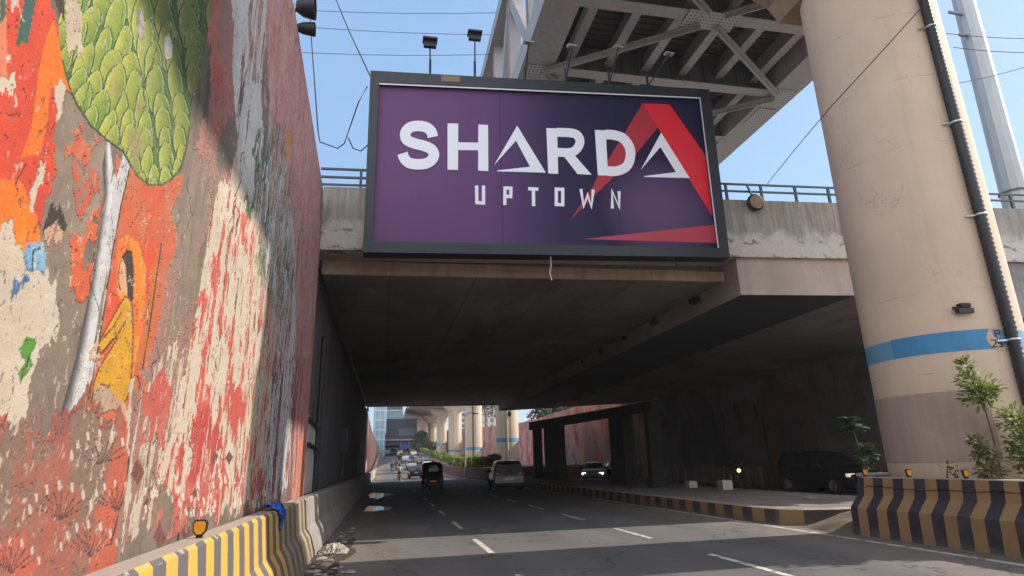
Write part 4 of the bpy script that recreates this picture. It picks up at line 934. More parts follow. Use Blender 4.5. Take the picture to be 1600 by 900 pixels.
# ================================================================== beyond the bridge
def wall_run(pts, h, th, mat, name, label, cat):
    """wall following the road: pts = [(x, y)], h(y) = height above road, thickness to +x if th > 0"""
    g = MB(); P = []
    for x, y in pts:
        z = road_z(y); t = z+h(y); P.append([(x, y, z-.3), (x, y, t), (x+th, y, t), (x+th, y, z-.3)])
    g.grid(P, False); g.add(P[0], [(0, 1, 2, 3)]); g.add(P[-1], [(0, 1, 2, 3)])
    return tag(g.build(name, mat, origin=(pts[0][0], pts[0][1], 0)), label, cat)
wall_run([(-1.95, 67.4+8*i) for i in range(24)], lambda y: max(3.5, 7.6-(y-67)*.035), -.5, M['far_mural_left'], 'painted_wall', 'sunlit salmon coloured wall on the left of the road beyond the underpass', 'wall')
wall_run([(20.45, 43.6+8*i) for i in range(23)], lambda y: 7.3, .6, M['far_mural_right'], 'painted_wall', 'tall faded red and pink painted wall beyond the right-hand carriageway opening', 'wall')
wall_run([(-1.3, 67.4+8*i) for i in range(24)], lambda y: .95, -.35, plain('sandy_barrier', (.45, .37, .28), .9, 0, .2, 2, .2), 'concrete_barrier', 'sandy low barrier at the foot of the salmon wall beyond the underpass', 'barrier')
MX = [(9.32, 56.7+7*i) for i in range(27)]
wall_run(MX, lambda y: 1.15, .3, M['maroon'], 'median_wall', 'low maroon retaining wall holding up the hedge on the median', 'wall')
g = MB(); P = [[(x, 56.9+7*i, road_z(56.9+7*i)+1.08) for x in (9.6, 18.5)] for i in range(27)]; g.grid(P, False); struct(g, 'planter_soil', M['soil'])
g = MB(); g.box(9.66, 18.5, 56.7, 56.85, -.1, 1.2); tag(g.build('median_wall', M['maroon'], origin=(14, 56.7, 0)), 'short maroon end wall of the raised hedge bed facing the underpass', 'wall')

def leaf_cloud(n, rx, ry, rz, size, seed, shell=.35, flat=.3, lumps=0):
    r = np.random.RandomState(seed); g = MB()
    cs = [(r.uniform(-.6, .6)*rx, r.uniform(-.6, .6)*ry, r.uniform(-.5, .6)*rz, r.uniform(.35, .6)) for _ in range(lumps)] if lumps else [(0, 0, 0, 1)]
    for i in range(n):
        cx, cy, cz, k = cs[r.randint(len(cs))]; d = r.randn(3); d /= np.linalg.norm(d); q_ = (shell+(1-shell)*r.rand())**.6
        p = np.array([cx+d[0]*rx*k*q_, cy+d[1]*ry*k*q_, cz+d[2]*rz*k*q_])
        a = r.randn(3); a[2] += flat; a /= np.linalg.norm(a); b = np.cross(a, r.randn(3)); b /= np.linalg.norm(b); c = np.cross(a, b); s = size*(.6+.8*r.rand())
        g.add([p-b*s, p+c*s*.45, p+b*s, p-c*s*.45], [(0, 1, 2, 3)])
    return g
def tree(name, x, y, z0, h, r, label, cat, mat, seed, n=1400, size=.32, trunk=.16, group=None, rz=None, crown_z=None, lumps=9):
    t = empty(name, (x, y, z0), label, cat, group); rz = rz or r*.8; cz = crown_z if crown_z else h-rz
    rnd = random.Random(seed); g = MB(); top = Vector((x, y, z0+cz))
    g.tube([(x, y, z0-.1), (x+.05*r, y, z0+cz*.5), top], [trunk, trunk*.8, trunk*.5], 8)
    for k in range(6):
        a = rnd.uniform(0, 2*PI); g.tube([(x+.03*r, y, z0+cz*(.5+.08*k)), (x+math.cos(a)*r*.6, y+math.sin(a)*r*.6, z0+cz+rz*rnd.uniform(-.2, .5))], [trunk*.45, trunk*.12], 6)
    g.build('trunk', M['bark'], t)
    c = leaf_cloud(n, r, r, rz, size, seed, lumps=lumps); c.v = [(v[0]+x, v[1]+y, v[2]+z0+cz) for v in c.v]; c.build('crown', mat, t)
    return t
for v in range(1): pass
# clipped hedge: individual bushes along the median
hb = []
for v in range(3):
    g = leaf_cloud(1000, .95, 1.6, .75, .17, 50+v, shell=.5, lumps=8); hb.append(g)
hl = 'leafy yellow-green hedge bush on the median in the row beyond the underpass'
protos = []
for i in range(36):
    Y = 60+i*3.0+(i > 14)*(i-14)*1.7; X = 10.75+rr.uniform(-.15, .2)
    if i < 3:
        o = hb[i].build('hedge_bush', M['leaf_hedge']); protos.append(o)
    else: o = protos[i % 3].copy(); COL.objects.link(o)
    o.location = (X, Y, road_z(Y)+1.1+.62); o.rotation_euler = (0, 0, rr.uniform(-.4, .4)+(PI if rr.random() < .5 else 0)); o.scale = (1, 1, rr.uniform(.85, 1.15))
    tag(o, hl, 'bush', 'hedge bushes along the median')
tree('round_tree', xat(660, 185), 185, 3.1, 8.6, 4.2, 'dark round tree beyond the hedge at the far end of the median', 'tree', M['leaf_tree'], 5, 1500, .42)
for px, Y, h, r, z0, lb, sd in ((764, 112, 12.5, 3.8, 6.4, 'dark green tree behind the red wall, in the gap left of the first far pier', 6), (822, 90, 4.2, 3.0, 6.3, 'bushy tree on top of the red wall, nearest the first far pier', 7), (845, 82, 3.6, 2.6, 6.3, 'green tree on top of the red wall, between two neighbouring crowns', 17), (866, 74, 2.9, 2.4, 6.3, 'low scrubby tree on top of the red wall, nearest the bridge', 8), (748, 150, 12, 4.5, 6.4, 'hazy green tree far behind the red wall', 9)):
    X = max(xat(px, Y, 650), 24.0); tree('leafy_tree', X, Y, z0, h, r, lb, 'tree', M['leaf_tree'], sd, 1300, .3)
# thin lamp poles on the hedge bed
for px, Y, h, lb in ((727, 72, 7.0, 'slender pale lamp pole rising from the hedge'),):
    X = xat(px, Y, 735); z = road_z(Y)
    p = empty('lamp_pole', (X, Y, z), lb, 'lamp pole'); g = MB(); g.tube([(X, Y, z-.05), (X, Y, z+h)], [.10, .07], 8); g.build('pole', M['conc_far'], p)
    g = MB(); g.tube([(X, Y, z+h), (X+.5, Y-.2, z+h+.35), (X+1.2, Y-.4, z+h+.3)], .04, 6); g.bar((X+.9, Y-.3, z+h+.25), (X+1.5, Y-.5, z+h+.22), .25, .1); g.build('lamp_head', M['dark'], p)
# apartment tower behind the piers
bl = empty('apartment_tower', (52, 300, 0), 'pale pinkish apartment tower with rows of dark windows seen between the far piers', 'building')
g = MB(); g.box(47, 62, 300, 315, 0, 62); g.build('wall', plain('tower_plaster', (.5, .42, .40), .9, 0, .12, .2, .05), bl)
wm = plain('tower_window', (.10, .09, .10), .3, 0, .2, 3)
for f in range(14):
    for c in range(5):
        x = 48+c*2.9; w = MB(); w.box(x, x+1.5, 299.9, 300.2, 18+f*3.1, 19.8+f*3.1); w.box(x-.2, x+1.7, 299.6, 299.9, 17.5+f*3.1, 17.7+f*3.1); w.build('window', wm, bl)
bl = empty('apartment_tower', (70, 340, 0), 'grey distant block half hidden behind the second far pier', 'building')
g = MB(); g.box(40, 46.5, 340, 352, 0, 34); g.build('wall', plain('block_plaster', (.46, .45, .44), .9, 0, .12, .2), bl)
for f in range(8):
    w = MB(); w.box(41, 45.5, 339.9, 340.2, 9+f*3, 10.6+f*3); w.build('window', wm, bl)
# metro station spanning the road
SY = 192
st = empty('metro_station', (4, SY, 0), 'metro station with blue glass and a dark hall bridging the far road', 'station')
blue_glass = plain('blue_glass', (.22, .34, .42), .25, 0, .25, .5); panel = plain('pale_blue_panel', (.42, .52, .58), .6, 0, .15, .4); hall = plain('dark_hall_cladding', (.055, .058, .066), .6, 0, .3, .6)
def sbx(name, mat, x0, x1, y0, y1, z0, z1): g = MB(); g.box(x0, x1, y0, y1, z0, z1); return g.build(name, mat, st)
sbx('hall', hall, .3, 9.6, SY, SY+26, 9.3, 15.4); sbx('floor_slab', plain('slab_edge_paint', (.42, .34, .33), .8), .2, 9.8, SY-.5, SY+26, 8.9, 9.299); sbx('underside', hall, .3, 9.7, SY, SY+26, 7.5, 8.899)
sbx('upper_cladding', blue_glass, .3, 5.2, SY+.3, SY+26, 15.401, 26); sbx('panel', panel, .4, 4.9, SY, SY+.299, 20.3, 24)
sbx('panel', panel, .3, 5.2, SY-.1, SY+.299, 17.7, 18.1)
for k in range(5): sbx('louvre', hall, .5, 5.0, SY+.05, SY+.299, 18.3+k*.38, 18.5+k*.38)
tw = sbx('stair_tower', blue_glass, -3.4, .1, SY-6, SY+8, 3, 32)
for k in range(9): sbx('tower_band', panel, -3.45, .15, SY-6.2, SY-6.001, 6+k*2.8, 6.35+k*2.8)
for k in range(3): sbx('tower_mullion', panel, -3.0+k*1.3, -2.8+k*1.3, SY-6.15, SY-6.001, 3, 32)
for k in range(7): sbx('hall_window', plain('hall_window_glass', (.12, .13, .15), .2) if k == 0 else bpy.data.materials['hall_window_glass'], 4.2+k*.72, 4.75+k*.72, SY-.06, SY-.001, 10.2, 12.4)
sbx('platform_roof', blue_glass, 5.3, 9.4, SY+4, SY+26, 22, 23.5)
sg = empty('road_sign', (6, 185, 0), 'blue overhead road sign hanging under the far station', 'sign')
g = MB(); g.box(4.2, 7.4, 184.8, 185, 6.35, 7.45); g.build('panel', plain('blue_sign', lin(40, 70, 170), .5), sg); g = MB(); g.bar((4.6, 184.9, 7.4), (4.6, 186, 8.2), .12, .12); g.bar((7.0, 184.9, 7.4), (7.0, 186, 8.2), .12, .12); g.build('hanger', M['steel_grey'], sg)

# ================================================================== right side
fn = empty('railing_fence', (19.3, 35, 0), 'pale vertical bar fence along the painted wall inside the dark right-hand underpass', 'fence')
fm_ = plain('fence_paint', (.30, .28, .27), .7); g = MB()
g.box(19.27, 19.33, 29.5, 41, .92, .99); g.box(19.27, 19.33, 29.5, 41, .14, .2); g.build('fence_rail', fm_, fn)
g = MB(); 
for k in range(58): g.box(19.28, 19.32, 29.6+k*.2, 29.65+k*.2, .05, .919) if k % 6 else None
g.build('pickets', fm_, fn)
for k in range(10):
    g = MB(); g.box(19.24, 19.36, 29.58+k*1.2, 29.7+k*1.2, 0, 1.05); g.build('fence_post', fm_, fn)
for i, (x, y, w, h, lb) in enumerate(((13.1, 22.6, .42, .34, 'small whitish concrete block on the median edge in front of the motorcyclist'), (12.9, 25.0, .38, .26, 'low grey concrete block at the foot of the nearest dark column'))):
    g = MB(); g.box(x-w/2, x+w/2, y-.2, y+.2, .352, .352+h); g.box(x-w/2+.04, x+w/2-.04, y-.16, y+.16, .352+h, .372+h)
    tag(g.build('concrete_block', M['block'], origin=(x, y, .35), bevel=.015), lb, 'block')
# lamp mast at the right
mp = empty('steel_mast', (30.6, 22, 0), 'tall tapered grey steel mast with short arms rising behind the right parapet', 'mast')
g = MB(); b0 = ony(1592, 330, 22); b1 = ony(1505, 0, 22); dv = (b1-b0)/(b1.z-b0.z)
pt = lambda z: b0+dv*(z-b0.z)
g.tube([pt(0), pt(10), pt(18), pt(26), pt(34)], [.72, .62, .56, .50, .42], 12, smooth=False); g.build('shaft', plain('galvanised_steel', (.36, .38, .39), .5, .3, .12, 2, streak=.2), mp)
for z, s in ((13.9, 1),):
    p = pt(z); c = MB(); c.lathe([(.60, -.05), (.66, -.05), (.66, .05), (.60, .05)], p, 12); c.build('flange', M['steel_grey'], mp)
for z, dx in ((24.6, -1.6), (26.6, 1.2), (23.2, -1.3)):
    p = pt(z); a = MB(); a.bar(p, p+Vector((dx, -.3, .9 if dx > 0 else -.25)), .12, .12); a.build('arm', M['steel_grey'], mp)
g = MB()
for k in range(50):
    p = pt(12.5+k*.34)+Vector((.58-.002*k, -.12, 0)); g.bar(p, p+Vector((.12, 0, 0)), .03, .03)
g.build('step_bolts', M['dark'], mp)
def cable(pts, r, label, sag=0, group=None, mat='cable'):
    P = [Vector(p) for p in pts]
    if len(P) == 2 and sag is not None: P = [P[0].lerp(P[1], i/14)+Vector((0, 0, -sag*4*(i/14)*(1-i/14))) for i in range(15)]
    g = MB(); g.tube(P, r, 5); return tag(g.build('cable', M[mat], origin=P[0]), label, 'cable', group)
for (a, b), lb in zip((((455, 15), (800, 19)), ((450, 40), (800, 54)), ((455, 81), (790, 84))), ('highest thin wire crossing the sky from the mural wall to the truss', 'middle thin wire crossing the sky between the mural wall and the truss', 'lowest thin wire crossing the sky between the mural wall and the truss')):
    cable([ony(*a, 27), ony(*b, 27)], .014, lb, .15)
cable([ony(515, -25, 17.5), ony(545, 48, 16), ony(578, 118, 14.7)], .018, 'slanting wire running down to the top left corner of the billboard', None)
cable([ony(482, -10, 15.6), ony(489, 95, 15.5), ony(497, 205, 15.4), ony(500, 222, 15.35), ony(520, 229, 15.3), ony(527, 232, 15.2), ony(538, 224, 15.1), ony(548, 195, 15), ony(560, 160, 14.9), ony(574, 135, 14.75)], .017, 'loose looping wire hanging between the mural wall and the billboard', None)
cable([ony(544, 215, 15), ony(552, 232, 15), ony(564, 236, 14.9), ony(575, 226, 14.75)], .017, 'short frayed wire end hanging beside the left edge of the billboard', None)
cable([ony(1456, -6, 8.85), ony(1380, 78, 9.3), ony(1300, 165, 10.4), ony(1245, 230, 13), ony(1199, 287, 15.2)], .011, 'thin wire slanting across the big pier down to the bridge railing', None)
for (a, b), lb in zip((((1478, 52), (1640, 60)), ((1490, 74), (1640, 82)), ((1496, 130), (1640, 92))), ('upper wire running right from the steel mast', 'middle wire running right from the steel mast', 'lower wire slanting up to the right past the steel mast')):
    cable([ony(*a, 21.3), ony(*b, 21.3)], .02, lb, .12)
for k, lb in enumerate(('black cable sagging along the top of the left underpass wall, highest strand', 'black cable along the top of the left underpass wall, middle strand', 'black cable along the top of the left underpass wall, lowest strand')):
    P = []
    for i in range(40): y = 15.0+i*1.3; P.append((-1.76+.03*k, y, 6.45-.16*k+.02*(y-15)-(.10+.05*k)*abs(math.sin(i*.6+k))))
    cable(P, .035, lb, None)
cd = empty('wall_conduit', (-1.8, 17, 1), 'black pipe and brackets fixed to the left wall just inside the underpass', 'pipe')
g = MB(); g.tube([(-1.80, 17.6, 1.0), (-1.80, 17.6, 3.0), (-1.80, 17.7, 5.2)], .07, 8); g.build('pipe', M['cable'], cd)
g = MB(); g.tube([(-1.80, 15.5, 2.75), (-1.80, 17.6, 2.62)], .05, 6); g.tube([(-1.80, 15.6, 2.15), (-1.80, 17.6, 2.1)], .05, 6); g.box(-1.855, -1.7, 17.35, 17.85, 1.95, 2.15); g.build('bracket', M['cable'], cd)
for k, y in enumerate((28, 44)):
    g = MB(); g.box(-1.855, -1.6, y-.4, y+.4, 2.3, 3.2); g.box(-1.82, -1.7, y-.05, y+.05, 1.03, 2.3); tag(g.build('switch_box', M['dark'], origin=(-1.8, y, 1)), ('dark box on a post against the left wall, nearer of two' if k == 0 else 'dark box on a post against the left wall, deeper in the underpass'), 'box')
cable([ony(860, 398, 14.6), ony(861, 415, 14.65), ony(859, 425, 14.7), ony(862, 438, 14.7)], .022, 'pale frayed rope hanging below the middle of the billboard', None, mat='block')
cable([ony(1030, 402, 14.6), ony(1052, 404, 14.55), ony(1058, 415, 14.55)], .03, 'black cable end hanging below the right part of the billboard', None)
rd = ony(1181, 316, 15.05); dr = empty('round_lamp', rd, 'rusty round lamp housing hung on the bridge parapet right of the billboard', 'lamp')
g = MB(); g.lathe([(0, .14), (.22, .14), (.27, .05), (.27, -.02), (.23, -.05)], rd, 20, 'y'); g.build('housing', M['dark'], dr)
g = MB(); g.lathe([(0, -.055), (.22, -.05)], rd, 20, 'y'); g.build('lens', plain('rusty_lens', (.20, .13, .08), .5, 0, .5, 12), dr)
g = MB(); g.bar((rd.x, rd.y+.1, rd.z+.2), (rd.x, rd.y+.3, rd.z+.7), .05, .05); g.build('hook', M['dark'], dr)
for k, (z, lb) in enumerate(((9.55, 'upper black floodlight on top of the mural wall'), (9.22, 'lower black floodlight at the top edge of the mural wall'))):
    y = 9.5+.15*k; p = empty('floodlight', (-1.9, y, z), lb, 'floodlight'); s = 1 if k == 0 else .62
    g = MB(); g.lathe([(.10*s, -.16), (.17*s, -.05), (.2*s, .12), (.2*s, .16)], (-1.62, y, z), 14, 'x'); g.lathe([(0, .13), (.19*s, .13)], (-1.62, y, z), 14, 'x'); g.build('lamp_body', M['dark'], p)
    g = MB(); g.bar((-1.95, y, 9.0), (-1.82, y, z), .09, .09); g.bar((-1.85, y, z), (-1.7, y, z), .07, .07); g.build('bracket', M['block'], p)

# ================================================================== plants on the planter
def leafy(g, c, n, r, size, rnd, up=.3):
    for i in range(n):
        d = Vector((rnd.gauss(0, 1), rnd.gauss(0, 1), rnd.gauss(0, .8))).normalized(); p = Vector(c)+d*r*rnd.uniform(.15, 1)
        dirv = (d+Vector((0, 0, up))+Vector((rnd.uniform(-.4, .4), rnd.uniform(-.4, .4), rnd.uniform(-.6, .2)))).normalized(); sd = dirv.cross(Vector((rnd.gauss(0, .3), rnd.gauss(0, .3), 1))).normalized(); s = size*rnd.uniform(.6, 1.3)
        nn = sd.cross(dirv)*s*.14
        g.add([p, p+dirv*s*.45+sd*s*.24+nn, p+dirv*s*.85+sd*s*.12, p+dirv*s, p+dirv*s*.85-sd*s*.12, p+dirv*s*.45-sd*s*.24+nn], [(0, 1, 2, 5), (5, 2, 4), (2, 3, 4)])
def plant(name, base, stems, crowns, leaf, label, mat, seed, cat='plant', rs=.022):
    t = empty(name, base, label, cat); rnd = random.Random(seed); b = Vector(base); g = MB()
    for st_ in stems: g.tube([b+Vector(p) for p in st_], [rs*(1-.6*i/(len(st_)-1)) for i in range(len(st_))], 6)
    g.build('stem', M['bark'], t); g = MB()
    for c, n, r in crowns: leafy(g, b+Vector(c), n, r, leaf, rnd)
    g.build('leaves', mat, t); return t
plant('sapling', (10.30, 8.85, .93), [[(0, 0, 0), (.03, 0, .8), (.0, 0, 1.45), (-.08, 0, 2.05)], [(0, 0, 1.4), (.18, .05, 1.75)], [(0, 0, 1.3), (-.2, -.05, 1.7)]], [((-.05, 0, 1.62), 170, .27), ((.14, 0, 1.7), 100, .2), ((-.16, 0, 1.85), 90, .18), ((-.2, .02, 2.1), 50, .13), ((.22, 0, 1.62), 50, .13)], .12, 'tall thin sapling with a light green tuft standing in front of the big pier', M['leaf_young'], 3)
plant('shrub', (10.78, 8.75, .93), [[(0, 0, 0), (.05, 0, .5), (.02, 0, 1.1)], [(0, 0, .1), (.2, 0, .7), (.16, 0, 1.2)], [(0, 0, .1), (-.15, 0, .6)]], [((.02, 0, 1.12), 230, .28), ((.25, 0, 1.0), 190, .26), ((.1, 0, .5), 260, .28), ((.3, .1, .45), 200, .26), ((-.12, 0, .75), 90, .17), ((.15, 0, .2), 150, .26)], .11, 'bushy green shrub right of the tall sapling', M['leaf_young'], 4)
plant('herb', (10.12, 8.9, .93), [[(0, 0, 0), (-.04, 0, .4), (-.1, 0, .85)], [(.05, 0, 0), (.08, 0, .6)], [(.02, 0, 0), (.0, 0, .7)]], [((-.1, 0, .8), 60, .13), ((.06, 0, .55), 130, .16), ((0, 0, .3), 120, .17), ((.1, 0, .25), 90, .14), ((-.08, 0, .6), 70, .13)], .12, 'yellowish upright weed at the foot of the tall sapling', plain('dry_leaf', (.22, .23, .10), .7, 0, .3, 9), 5)
plant('weed', (9.98, 9.5, .93), [[(0, 0, 0), (-.1, 0, .2), (-.05, 0, .4)], [(0, 0, 0), (.1, 0, .3)]], [((-.06, 0, .35), 26, .12), ((.1, 0, .3), 20, .1)], .07, 'small twiggy grey weed on the planter edge in front of the big pier', M['leaf_dark'], 6)
def whorl(g, c, n, L, rnd, tilt=.35):
    for k in range(n):
        a = 2*PI*k/n+rnd.uniform(-.2, .2); e = rnd.uniform(-.25, .7); d = Vector((math.cos(a)*math.cos(e), math.sin(a)*math.cos(e), math.sin(e)+.1)).normalized(); s = d.cross(Vector((0, 0, 1))).normalized(); l = L*rnd.uniform(.75, 1.1); c_ = Vector(c)
        dn = Vector((0, 0, -1)); P = [[c_+d*l*u_+s*w*l+dn*l*.25*u_*u_ for w in (-ww, 0, ww)] for u_, ww in ((.05, .03), (.3, .16), (.6, .21), (.85, .15), (1, .01))]; g.grid(P)
def frangi(base, heads, label, seed):
    t = empty('frangipani', base, label, 'plant'); rnd = random.Random(seed); b = Vector(base); g = MB(); l = MB()
    for h in heads: g.tube([b, b+Vector((h[0]*.4, h[1]*.4, h[2]*.5)), b+Vector(h)], [.035, .03, .022], 7); [whorl(l, b+Vector(h)+Vector((0, 0, dz)), nn, LL, rnd) for dz, nn, LL in ((.1, 9, .34), (.0, 16, .50), (-.09, 14, .54), (-.2, 9, .46))]
    g.build('stem', M['bark'], t); l.build('leaves', M['leaf_dark'], t)
frangi((12.95, 14.9, .352), [(-.25, 0, 2.02), (.02, 0, 1.3)], 'dark broad-leaved plant with two leaf rosettes on the median before the dark underpass', 3)
plant('weed', (13.2, 14.6, .352), [[(0, 0, 0), (.1, 0, .5)], [(0, 0, 0), (-.3, 0, .6), (-.6, 0, .8)]], [((-.5, 0, .8), 30, .2), ((.1, 0, .5), 30, .2)], .12, 'low straggling weed behind the end of the right barrier', M['leaf_dark'], 8)
g = MB(); g.tube([(9.7, 11.47, 1.155), (10.6, 11.44, 1.15), (11.75, 11.5, 1.15)], .035, 8); tag(g.build('plastic_pipe', M['trash_white'], origin=(10.5, 11.45, 1.12)), 'pale pipe lying along the top of the right barrier return', 'pipe')

# ================================================================== litter and cloth
def crumple(rx, ry, rz, seed, n=10):
    r = random.Random(seed); P = []
    for i in range(n+1):
        row = []
        for j in range(n+1):
            u_, v_ = i/n*2-1, j/n*2-1; f = max(0, 1-u_*u_*.9)*max(0, 1-v_*v_*.9); row.append((rx*u_+r.uniform(-.12, .12)*rx, ry*v_+r.uniform(-.12, .12)*ry, .008+rz*f*r.uniform(.35, 1.1)))
        P.append(row)
    g = MB(); g.grid(P, False); return g
o = crumple(.28, .36, .17, 4, 18).build('sack', M['trash_white'], origin=(0, 0, 0)); o.location = (-.92, 13.2, .004); tag(o, 'crumpled whitish sack lying in the gutter beside the sunlit barrier end', 'litter')
LV = [crumple(.11, .14, .06, 20+i, 5).build('litter', [M['trash_white'], M['trash_brown'], M['trash_white']][i]) for i in range(3)]
rl_ = random.Random(9)
for i in range(74):
    k = (i % 3) if i < 3 else rl_.choice((0, 1, 1, 1, 2)); o = LV[k] if i < 3 else LV[k].copy()
    if i >= 3: COL.objects.link(o)
    y = rl_.choice([rl_.uniform(10.2, 13.8), rl_.uniform(10.2, 12.6), rl_.uniform(14, 19)]); x = -1.12+abs(rl_.gauss(0, .28))
    o.location = (x, y, .006); o.rotation_euler = (0, 0, rl_.uniform(0, 6)); s = rl_.uniform(.2, .72); o.scale = (s, s, s)
    tag(o, 'small pale scrap of litter in the left gutter' if k != 1 else 'small brown scrap of litter in the left gutter', 'litter', 'litter scraps along the left gutter' if k != 1 else 'brown litter scraps along the left gutter')
g = MB(); P = []
for i in range(13):
    row = []
    for j in range(11):
        u_, v_ = i/12, j/10; row.append((-1.66+.24*u_+.03*rl_.uniform(-1, 1), 9.55+.5*v_+.05*rl_.uniform(-1, 1), 1.06+.07*rl_.random()-(max(0, u_-.6)*.85 if 2 < j < 8 else max(0, u_-.8)*.5)))
    P.append(row)
g.grid(P, False); tag(g.build('cloth', M['blue_cloth'], origin=(-1.55, 9.7, 1.05)), 'crumpled bright blue cloth draped over the left striped barrier', 'cloth')
g = crumple(.2, .35, .05, 77, 6); g.v = [(v[0]+12.3, v[1]+16.6, v[2]+.354) for v in g.v]; tag(g.build('litter', M['trash_white'], origin=(12.3, 16.6, .35)), 'white scrap of litter on the median paving near the kerb nose', 'litter')

# ================================================================== vehicles
def lerp_st(S, y):
    for a, b in zip(S[:-1], S[1:]):
        if a[0] <= y <= b[0]:
            t = (y-a[0])/(b[0]-a[0]); return [a[i]+(b[i]-a[i])*t for i in range(6)]
    return S[0] if y < S[0][0] else S[-1]
CARS = {
 'suv': dict(W=.92, S=[(-2.25,.46,.84,.86,.80,.74),(-2.2,.36,1.02,1.04,.87,.80),(-2.1,.32,1.06,1.42,.89,.72),(-1.92,.28,1.07,1.69,.90,.66),(-1.2,.25,1.06,1.74,.915,.67),(0,.24,1.03,1.72,.915,.68),(.45,.24,1.02,1.62,.91,.68),(1.15,.25,1.0,1.06,.90,.76),(1.9,.26,.93,.97,.87,.72),(2.15,.32,.8,.85,.8,.68),(2.25,.42,.62,.66,.7,.6)], ws=(.43,1.58,1.12,1.05), rw=(-1.96,1.62,-2.13,1.10), sw=[(-1.85,-.95),(-.88,.02),(.08,.86)], wr=.35, ax=(-1.38,1.36)),
 'hatch': dict(W=.84, S=[(-1.9,.42,.74,.76,.72,.66),(-1.85,.34,.92,.95,.80,.74),(-1.72,.28,.96,1.22,.82,.66),(-1.4,.25,.96,1.47,.835,.60),(-.7,.22,.94,1.51,.84,.60),(.1,.22,.92,1.49,.84,.61),(.45,.22,.91,1.38,.83,.61),(1.05,.23,.89,.94,.82,.68),(1.6,.25,.82,.86,.79,.64),(1.82,.32,.7,.74,.7,.58),(1.9,.4,.55,.6,.6,.5)], ws=(.4,1.37,1.02,.95), rw=(-1.44,1.40,-1.78,.99), sw=[(-1.35,-.5),(-.43,.42)], wr=.29, ax=(-1.2,1.2)),
 'sedan': dict(W=.88, S=[(-2.2,.42,.76,.79,.74,.66),(-2.12,.33,.95,.98,.82,.74),(-1.55,.26,.98,1.02,.86,.74),(-.95,.24,.97,1.38,.875,.62),(-.5,.22,.95,1.46,.88,.60),(.25,.22,.93,1.45,.88,.60),(.55,.22,.92,1.36,.87,.61),(1.25,.23,.9,.95,.86,.72),(1.85,.26,.82,.86,.83,.68),(2.12,.32,.68,.73,.74,.6),(2.2,.4,.55,.58,.64,.52)], ws=(.52,1.36,1.22,.96), rw=(-.93,1.36,-1.5,1.02), sw=[(-1.15,-.3),(-.23,.75)], wr=.31, ax=(-1.32,1.36)),
}
PAINTS = {}
def paint_mat(name, c, rough=.28):
    if name not in PAINTS:
        t = NT(name); cc = t.mix(t.noise(2.5, 5, .6), sc_(c, .85), sc_(c, 1.08)); t.b.inputs['Coat Weight'].default_value = .6; t.b.inputs['Coat Roughness'].default_value = .08
        PAINTS[name] = t.done(cc, rough)
    return PAINTS[name]
